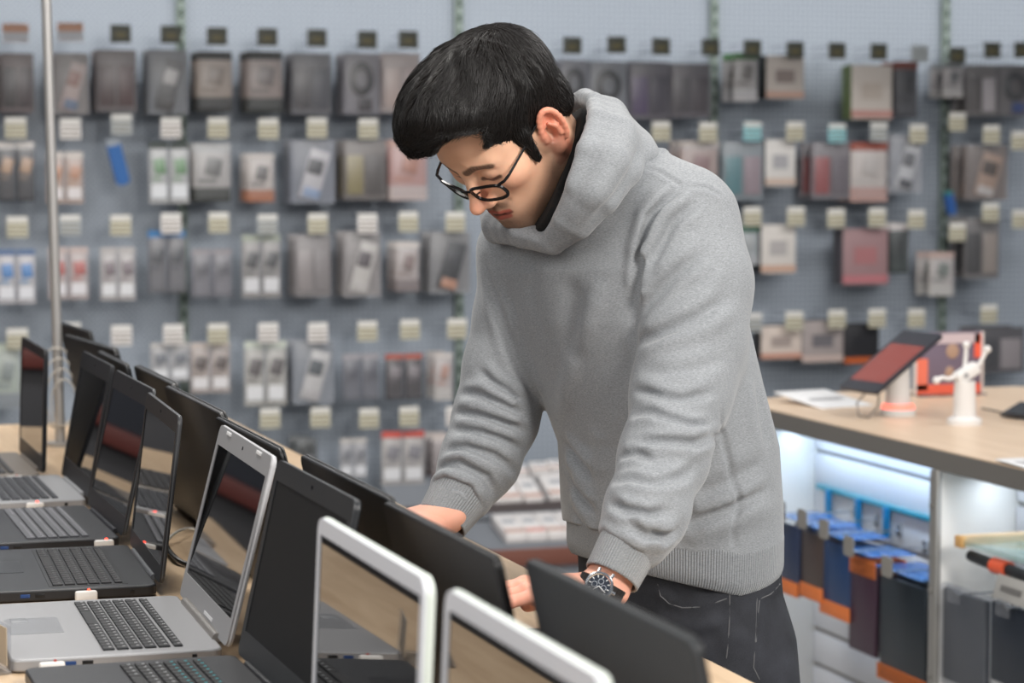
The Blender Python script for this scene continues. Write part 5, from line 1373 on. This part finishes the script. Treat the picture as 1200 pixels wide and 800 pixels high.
def down_point(P, dz):       # a point dz metres lower, in camera axes
    return P + CR.T @ V(0, 0, -dz)
def build_person():
    hipW = W(C(795, 660, 3.455)); ROOT = V(hipW[0], hipW[1], 0)
    person = thing('person', 'person in grey hoodie and glasses bending over the laptop table', 'person', tuple(ROOT))
    skin = skin_material()
    # body: head, neck and hands fine; the covered rest coarse, all one mesh
    v, f = head_field().mesh(); col = head_colors(v); v = from_head(v)
    parts = [(v, f, col)]
    LW, RW = C(703, 694, 3.052), C(520, 605, 3.425)
    dnc = CR.T @ V(0, 0, -1.0)
    for wrist, fwd, th, curl, arm in (
        (LW, CR.T @ V(-.85, .17, .02), CR.T @ V(.2, 1, 0), (.24, .32, .40, .48), C(736, 640, 3.072)),
        (RW, CR.T @ V(-.78, -.15, -.16), CR.T @ V(.0, 1, .0), (.30, .30, .32, .34), C(538, 575, 3.45))):
        H = hand_field(wrist, fwd, dnc, th, 1.06, curl, .05, .4, arm)
        hv, hf_ = H.mesh(); parts.append((hv, hf_, hand_colors(hv, wrist)))
    B = Field(V(-.16, -1.02, -3.85), V(.46, .30, -2.95), .009)
    torso(B, TORSO[2:], 0, -.02)
    for A in (LARM, RARM): B.chain([(p, r - .018) for p, r in A[:-1]] , .02)
    legs = leg_points()
    for L in legs: B.chain([(p, r - .014) for p, r in L], .02)
    for L in legs:
        a = L[-1][0]; B.cap(a, down_point(a, .03), .035, .03, .02)
    bv, bf = B.mesh(); parts.append((bv, bf, np.tile(lin((210, 155, 125)), (len(bv), 1))))
    o = 0; vs, fs, cs = [], [], []
    for a, b, c in parts: vs.append(a); fs.append(b + o); cs.append(c); o += len(a)
    put('body', np.concatenate(vs), np.concatenate(fs), skin, person, ROOT, np.concatenate(cs))
    # hair
    hv, hf2, nbase = make_hair(None, None)
    ho = tag(put('hair', from_head(hv), hf2, [hair_material(), mat('hair_underlayer', (17, 14, 13), .85, spec=.1)], person, ROOT), 'short black hair swept forward')
    mi = np.zeros(len(ho.data.polygons), np.int32); mi[:nbase] = 1; ho.data.polygons.foreach_set('material_index', mi)
    # hoodie
    grey = knit_material('grey_melange_jersey', (96, 100, 104), (168, 171, 174))
    Hf = hoodie_field(); v, f = Hf.mesh()
    hood_o = tag(put('hoodie', v, f, grey, person, ROOT), 'grey melange hoodie')
    v, f = hood_field().mesh(); put('hood', v, f, grey, hood_o, ROOT)
    ribm = knit_material('grey_rib_cuff', (104, 107, 110), (162, 164, 166), 'turn', 62)
    ribh = knit_material('grey_rib_hem', (102, 106, 110), (158, 161, 164), 'turn', 300)
    for (a, b, ra, rb, k) in ((C(742, 628, 3.075), C(718, 674, 3.055), .0395, .0365, 0), (C(541, 576, 3.452), C(519, 609, 3.428), .045, .0385, 1)):
        F = Field(np.minimum(a, b) - .07, np.maximum(a, b) + .07, .002)
        F.cap(a, b, ra, rb, 0)
        ax = (b - a) / np.linalg.norm(b - a)
        sl, g = F.sub(F.org, F.org + F.n * F.h, 0)
        along = (g[0] - b[0]) * ax[0] + (g[1] - b[1]) * ax[1] + (g[2] - b[2]) * ax[2]
        v_ = F.vol[sl]; inner = v_ + .0035
        shell = np.maximum(np.maximum(v_, along - .004), -along - np.linalg.norm(b - a) - .012)
        hole = np.maximum(inner, -along - .03)
        F.vol[sl] = np.maximum(shell, -hole)
        P = [a * .5 + b * .5]
        v, f = F.mesh()
        u1 = np.cross(ax, V(0, 0, 1)); u1 /= np.linalg.norm(u1); u2 = np.cross(ax, u1)
        d = v - a
        # angle with its seam on the side turned from view
        ang = np.arctan2(d @ u1, d @ (u2 if u2[2] > 0 else -u2))
        put('cuff', v, f, ribm, hood_o, ROOT, None, {'turn': ang})
    # ribbed hem
    hem_rows = [(636, 793, 3.455, .187, .134, 62), (650, 793, 3.455, .189, .136, 62), (672, 795, 3.46, .184, .132, 62), (690, 796, 3.462, .178, .127, 62)]
    F = Field(V(.02, -.39, -3.72), V(.42, -.24, -3.2), .003)
    # hem runs level round the waist, so its near side sits lower in the picture
    gx, gy, gz = (F.ax[0][:, None, None], F.ax[1][None, :, None], F.ax[2][None, None, :])
    wz = CR[2, 0] * gx + CR[2, 1] * gy + CR[2, 2] * gz + CT[2]           # world height
    hc = W(C(789, 660, 3.455))
    wx = CR[0, 0] * gx + CR[0, 1] * gy + CR[0, 2] * gz + CT[0] - hc[0]
    wy = CR[1, 0] * gx + CR[1, 1] * gy + CR[1, 2] * gz + CT[1] - hc[1]
    th = math.radians(62) - YAW
    LX, LY = math.cos(th), -math.sin(th)
    th_dir = CR @ V(math.cos(math.radians(62)), 0, math.sin(math.radians(62)))
    fc_dir = CR @ V(-math.sin(math.radians(62)), 0, math.cos(math.radians(62)))
    l = wx * th_dir[0] + wy * th_dir[1]; m = wx * fc_dir[0] + wy * fc_dir[1]
    k0 = (np.abs(l / .182) ** 2.3 + np.abs(m / .133) ** 2.3) ** (1 / 2.3)
    HEM_Z0 = hem_z(m, hc); HEM_Z1 = HEM_Z0 + .060
    prof = (k0 - 1) * .136 + .006 * np.clip((HEM_Z0 + .02 - wz) / .02, 0, 1) ** 2
    F.vol = np.maximum(np.maximum(prof, HEM_Z0 - wz), wz - HEM_Z1).astype(np.float32)
    v, f = F.mesh()
    w_ = v @ CR.T + CT - hc
    ang = np.arctan2(w_ @ th_dir, w_ @ (-fc_dir) * -1)
    ang = np.arctan2(-(w_ @ fc_dir), w_ @ th_dir)           # seam on the far side
    put('hem_band', v, f, ribh, hood_o, ROOT, None, {'turn': ang})
    # black shirt under the hood
    F = Field(V(-.04, .08, -3.62), V(.22, .36, -3.1), .004)
    F.chain([(C(664, 176, 3.345), .0585), (C(690, 210, 3.375), .064), (C(712, 250, 3.40), .075)], .02)
    F.ell(C(655, 250, 3.31), (.055, .035, .06), .02)
    F.cap(to_head(V(0, 0, 0)) * 0 + C(655, 168, 3.325), C(640, 205, 3.305), .053, .055, .02)
    F.ell(HEAD_O + HM @ V(0, .025, -.03), (.074, .088, .10), .004, 'cut', HM)
    nrm = V(-.90, .38, .20); nrm /= np.linalg.norm(nrm); P0 = C(662, 196, 3.27)
    hs = (F.ax[0][:, None, None] - P0[0]) * nrm[0] + (F.ax[1][None, :, None] - P0[1]) * nrm[1] + (F.ax[2][None, None, :] - P0[2]) * nrm[2]
    F.vol = np.maximum(F.vol, hs).astype(np.float32)
    v, f = F.mesh(); put('undershirt', v, f, mat('black_cotton', (14, 14, 15), .95), person, ROOT)
    # jeans
    den = denim_material()
    J = Field(V(-.04, -1.62, -3.85), V(.46, -.24, -3.15), .0062)
    torso(J, [(640, 793, 3.455, .172, .122, 62), (690, 796, 3.46, .172, .124, 62), (740, 802, 3.465, .182, .134, 62), (800, 806, 3.47, .186, .136, 62), (850, 806, 3.475, .165, .12, 62)], 0)
    for L in leg_points(): J.chain(L, .04)
    # front pocket opening, side seam and back pocket
    for pts, a, w in [
        ([(772, 690), (778, 702), (800, 712), (832, 706), (853, 700)], .004, .006), ([(780, 690), (800, 700), (845, 694)], -.004, .008),
        ([(857, 690), (856, 740), (850, 790)], .0035, .006), ([(890, 700), (905, 692), (914, 682)], .0035, .006), ([(890, 700), (886, 750), (884, 790)], .003, .006),
        ([(760, 720), (800, 735), (850, 730)], .006, .010), ([(760, 740), (810, 750), (850, 745)], -.005, .010), ([(800, 770), (840, 752), (880, 745)], .005, .010)]: fold(J, pts, a, w)
    v, f = J.mesh(); jo = tag(put('jeans', v, f, den, person, ROOT), 'charcoal denim jeans')
    stitch = mat('grey_thread', (92, 92, 94), .8)
    for line in ([(771, 684), (774, 698), (784, 707), (800, 712), (820, 711), (838, 706), (852, 701)], [(855, 690), (855, 720), (853, 755), (849, 790)], [(886, 752), (888, 720), (890, 702), (903, 696), (914, 684)], [(887, 700), (885, 750), (883, 782), (890, 796)]):
        P = []
        for a, b in zip(line[:-1], line[1:]):
            for t in (0, .33, .67): P.append((a[0] + (b[0] - a[0]) * t, a[1] + (b[1] - a[1]) * t))
        P.append(line[-1]); mb = MB(); mb.tube([W(surf(J, *p)) - ROOT for p in P], .0010, 6); mb.build('seam', stitch, jo)
    # shoes
    for i, L in enumerate(leg_points()):
        an = W(L[-1][0]) - ROOT; mb = MB(); fc = Vector(fc_dir).normalized(); a = math.atan2(fc[1], fc[0])
        sole = [(-.09 + .10 * (1 - math.cos(t)) * 1.4, 0) for t in (0,)]
        poly = [(-.085, -.032), (-.095, 0), (-.085, .032), (-.02, .036), (.06, .043), (.12, .045), (.165, .034), (.185, .004), (.168, -.03), (.12, -.042), (.06, -.040), (-.02, -.034)]
        M4 = Matrix.Translation((an[0], an[1], 0)) @ Matrix.Rotation(a, 4, 'Z')
        mb.prism(poly, 0, .025, M4)
        so = mb.build('shoe_sole', mat('white_rubber', (215, 213, 208), .7), None)
        mb = MB()
        for (x, z, rx, ry, rz) in ((-.035, .055, .055, .036, .045), (.04, .05, .08, .038, .038), (.11, .038, .065, .038, .024)):
            c = M4 @ Vector((x, 0, z)); q = bmesh.ops.create_uvsphere(mb.bm, u_segments=20, v_segments=12, radius=1, matrix=Matrix.Translation(c) @ Matrix.Rotation(a, 4, 'Z') @ Matrix.Diagonal((rx, ry, rz, 1)))
        up = mb.build('shoe', mat('black_leather', (22, 22, 23), .5), person); so.parent = up
    # glasses
    frame = mat('black_acetate', (20, 18, 19), .25, spec=.6)
    hx = lambda x, y, z: tuple(W(from_head(V(x, y, z))) - ROOT)
    mb = MB()
    GZ, GY = .003, .114
    def lens_ring(s):
        pts = []
        for k in range(28):
            t = 2 * PI * k / 28
            cx, cz = .033, -.004
            ex = .0255 * np.sign(math.cos(t)) * abs(math.cos(t)) ** .62
            ez = .0162 * np.sign(math.sin(t)) * abs(math.sin(t)) ** .72 * (1.0 if math.sin(t) > 0 else 1.0)
            x = cx + ex; z = GZ + cz + ez
            y = GY - .004 - 7.0 * (x - .0) ** 2 * .55 + .16 * (z - GZ)
            pts.append((s * x, y, z))
        return pts
    for s in (-1, 1): mb.tube([hx(*p) for p in lens_ring(s)], .0025, 6, True)
    mb.tube([hx(*p) for p in ((-.0095, GY - .003, GZ + .004), (-.004, GY, GZ + .0075), (.004, GY, GZ + .0075), (.0095, GY - .003, GZ + .004))], .0019, 6)
    for s in (-1, 1):
        mb.tube([hx(*p) for p in ((s * .057, GY - .016, GZ + .008), (s * .067, GY - .021, GZ + .011), (s * .070, GY - .030, GZ + .012))], .0022, 6)
    for s in (-1, 1): mb.tube([hx(*p) for p in ((s * .011, GY - .004, GZ - .004), (s * .010, GY - .012, GZ - .008))], .0013, 6)
    gl = tag(mb.build('glasses', frame, person), 'black framed glasses')
    for s in (-1, 1):
        mb = MB()
        mb.tube([hx(*p) for p in ((s * .070, GY - .030, GZ + .012), (s * .074, .050, GZ + .016), (s * .0775, .012, GZ + .022), (s * .079, -.008, GZ + .022), (s * .0775, -.026, GZ + .006))], .0017, 6, radii=[.0020, .0017, .0017, .0019, .0019])
        mb.build('temple_arm', frame, gl)
        mb = MB(); ring = lens_ring(s); c = np.mean(ring, 0)
        vs = [mb.bm.verts.new(hx(*p)) for p in ring]; vb = [mb.bm.verts.new(hx(p[0], p[1] - .0012, p[2])) for p in ring]
        mb.bm.faces.new(vs); mb.bm.faces.new(vb[::-1])
        for k in range(28): mb.bm.faces.new((vs[k], vs[(k + 1) % 28], vb[(k + 1) % 28], vb[k]))
        mb.build('lens', lens_glass(), gl)
    # watch on the near wrist
    wc = C(702, 686.5, 3.010)
    axn = C(700, 660, 2.5) * 0 + V(-.12, .22, .97); axn /= np.linalg.norm(axn)       # face of the watch turned up to us
    along = C(715, 678, 3.05) - C(742, 628, 3.075); along -= axn * (along @ axn); along /= np.linalg.norm(along)
    side = np.cross(axn, along)
    Mw = np.stack([side, along, axn], 1)
    T = Matrix((tuple((CR @ Mw)[0]) + ((W(wc) - ROOT)[0],), tuple((CR @ Mw)[1]) + ((W(wc) - ROOT)[1],), tuple((CR @ Mw)[2]) + ((W(wc) - ROOT)[2],), (0, 0, 0, 1)))
    steel = mat('watch_steel', (190, 192, 195), .22, 1.0); R0 = .0182
    tv = lambda x, y, z: tuple(T @ Vector((x, y, z)))
    mb = MB(); mb.cyl(tv(0, 0, -.008), tv(0, 0, .0), R0 - .001, R0, 36); mb.tube([tv(math.cos(t) * (R0 - .002), math.sin(t) * (R0 - .002), .001) for t in np.linspace(0, 2 * PI, 37)[:-1]], .0022, 8, True)
    for sx in (-1, 1):
        for sy in (-1, 1): mb.tube([tv(sx * .009, sy * .015, -.002), tv(sx * .0095, sy * .021, -.005)], .0022, 6)
    mb.cyl(tv(R0, 0, -.004), tv(R0 + .004, 0, -.004), .0025, seg=12)
    wt = tag(mb.build('watch', steel, person), 'steel wristwatch with a dark dial')
    mb = MB(); mb.cyl(tv(0, 0, .0), tv(0, 0, .0012), R0 - .003, seg=36); mb.build('dial', mat('watch_dial', (38, 46, 58), .3), wt)
    mb = MB()
    for k in range(12):
        t = 2 * PI * k / 12; r0, r1 = R0 - .0075, R0 - .0045
        mb.tube([tv(math.cos(t) * r0, math.sin(t) * r0, .0016), tv(math.cos(t) * r1, math.sin(t) * r1, .0016)], .0006, 5)
    mb.build('hour_markers', mat('watch_white', (225, 228, 230), .4), wt)
    mb = MB()
    for cx_, cy_ in ((-.0062, 0), (.0062, 0), (0, -.0062)): mb.tube([tv(cx_ + .0034 * math.cos(t), cy_ + .0034 * math.sin(t), .0014) for t in np.linspace(0, 2 * PI, 17)[:-1]], .0004, 4, True)
    mb.tube([tv((R0 - .0035) * math.cos(t), (R0 - .0035) * math.sin(t), .0014) for t in np.linspace(0, 2 * PI, 37)[:-1]], .0005, 4, True)
    mb.build('dial_rings', mat('watch_ring', (170, 176, 184), .3), wt)
    for t, L in ((2.2, .008), (.35, .0115)):
        mb = MB(); mb.tube([tv(0, 0, .0022), tv(math.cos(t) * L, math.sin(t) * L, .0022)], .0006, 5); mb.build('watch_hand', mat('watch_white', (225, 228, 230), .4), wt)
    mb = MB()
    for k in (-1, 1):
        t = [k * (.9 + .25 * i) for i in range(9)]
    ctr = -.026
    ring = [tv(0, math.sin(t) * .0, 0) for t in (0,)]
    pts = []
    for i in range(20):
        t = .55 + (2 * PI - 1.1) * i / 19
        pts.append(tv(math.sin(t) * .0285, 0, -.0255 + math.cos(t) * .0245))
    for i in range(19):
        a, b = Vector(pts[i]), Vector(pts[i + 1]); yv = (Vector(tv(0, 1, 0)) - Vector(tv(0, 0, 0))) * .009
        nrm = ((a + b) / 2 - Vector(tv(0, 0, -.026))).normalized() * .0022
        vs = [mb.bm.verts.new(p) for p in (a - yv, a + yv, b + yv, b - yv, a - yv + nrm, a + yv + nrm, b + yv + nrm, b - yv + nrm)]
        for q in ((0, 1, 2, 3), (7, 6, 5, 4), (0, 4, 5, 1), (1, 5, 6, 2), (2, 6, 7, 3), (3, 7, 4, 0)): mb.bm.faces.new([vs[j] for j in q])
    mb.build('watch_strap', mat('watch_strap_leather', (30, 27, 26), .5), wt)
    return person

def leg_points():
    hip = C(800, 760, 3.47)
    l = V(math.cos(math.radians(62)), 0, math.sin(math.radians(62))); fw = V(-math.sin(math.radians(62)), 0, math.cos(math.radians(62)))
    out = []
    hz = W(hip)[2]
    for s in (1, -1):
        a = hip + l * (s * .082) ; knee = down_point(a, hz - .47) + fw * .02; an = down_point(a, hz - .09) - fw * .03
        out.append([(a, .090), (down_point(a, .15), .084), (knee, .064), (down_point(knee, .18) - fw * .02, .060), (an, .052)])
    return out
def lens_glass():
    if 'lens_glass' in MATS: return MATS['lens_glass']
    m = bpy.data.materials.new('lens_glass'); m.use_nodes = True; MATS['lens_glass'] = m
    n, l = m.node_tree.nodes, m.node_tree.links; n.clear()
    o = n.new('ShaderNodeOutputMaterial'); t = n.new('ShaderNodeBsdfTransparent'); g = n.new('ShaderNodeBsdfGlossy'); g.inputs['Roughness'].default_value = .02
    mx = n.new('ShaderNodeMixShader')
    mx.inputs[0].default_value = .06; l.new(t.outputs[0], mx.inputs[1]); l.new(g.outputs[0], mx.inputs[2]); l.new(mx.outputs[0], o.inputs[0])
    return m
build_room()
build_table()
build_laptops()
build_wall_goods()
build_bin()
build_counter()
build_left_side()
build_person()
# ================================================================== LIGHT
def area(name, loc, target, size, size_y, power, col=(1, 1, 1), spread=180):
    d = bpy.data.lights.new(name, 'AREA'); d.shape = 'RECTANGLE'; d.size = size; d.size_y = size_y; d.energy = power; d.color = col
    d.spread = math.radians(spread)
    o = bpy.data.objects.new(name, d); link(o); o.location = loc
    o.rotation_euler = (Vector(target) - Vector(loc)).to_track_quat('-Z', 'Y').to_euler()
    return o
wd = bpy.data.worlds.new('shop_air'); SC.world = wd; wd.use_nodes = True
wd.node_tree.nodes['Background'].inputs['Color'].default_value = (.84, .90, 1.0, 1)
wd.node_tree.nodes['Background'].inputs['Strength'].default_value = 0.31
area('ceiling_or_fill_lamp', (1.9, .1, 2.9), (1.2, 3.1, 1.2), 0.8, 0.8, 122, (1, .96, .91))
area('ceiling_or_fill_lamp', (3.4, 2.0, 3.2), (1.3, 3.1, 1.1), 1.2, 1.2, 34, (1, .97, .93))
area('ceiling_or_fill_lamp', (-1.8, 1.2, 2.9), (1.0, 3.0, 1.1), 1.0, 2.0, 52, (1, .96, .91))  # fill added at the left to brighten the face, not a known lamp
area('ceiling_or_fill_lamp', (0.5, 3.4, 3.3), (0.5, 3.4, 0.9), .5, 3.0, 36, (1, .96, .9))
area('ceiling_or_fill_lamp', (0.4, 5.6, 3.3), (0.5, 5.4, 0.9), .5, 1.6, 40, (1, .96, .9))
area('ceiling_or_fill_lamp', (3.6, 4.6, 3.2), (2.9, 4.7, 0.9), .8, 2.0, 30, (1, .96, .92))
area('ceiling_or_fill_lamp', (2.8, 5.4, 3.25), (2.8, 8.4, .3), 6.0, .5, 42, (1, .98, .96), 110)
area('wall_lamp', (2.8, 7.3, 3.0), (2.8, 8.4, 2.0), 8.0, .05, 68, (1, .98, .95), 120)
# added unseen plate, blocks the wall lamp's light below the bare strip
struct('trim_9', MB().box((2.8, 7.6, 2.43), (9.0, .02, .47), .003).box((2.8, 7.45, 2.20), (9.0, .30, .02), .003), colmat((176, 178, 180), .6))
SC.view_settings.view_transform = 'Standard'
SC.view_settings.look = 'None'
SC.view_settings.exposure = 0.0
SC.view_settings.gamma = 1.0
SC.view_settings.use_curve_mapping = False
SC.cycles.use_denoising = True
SC.cycles.max_bounces = 8
SC.cycles.transparent_max_bounces = 16
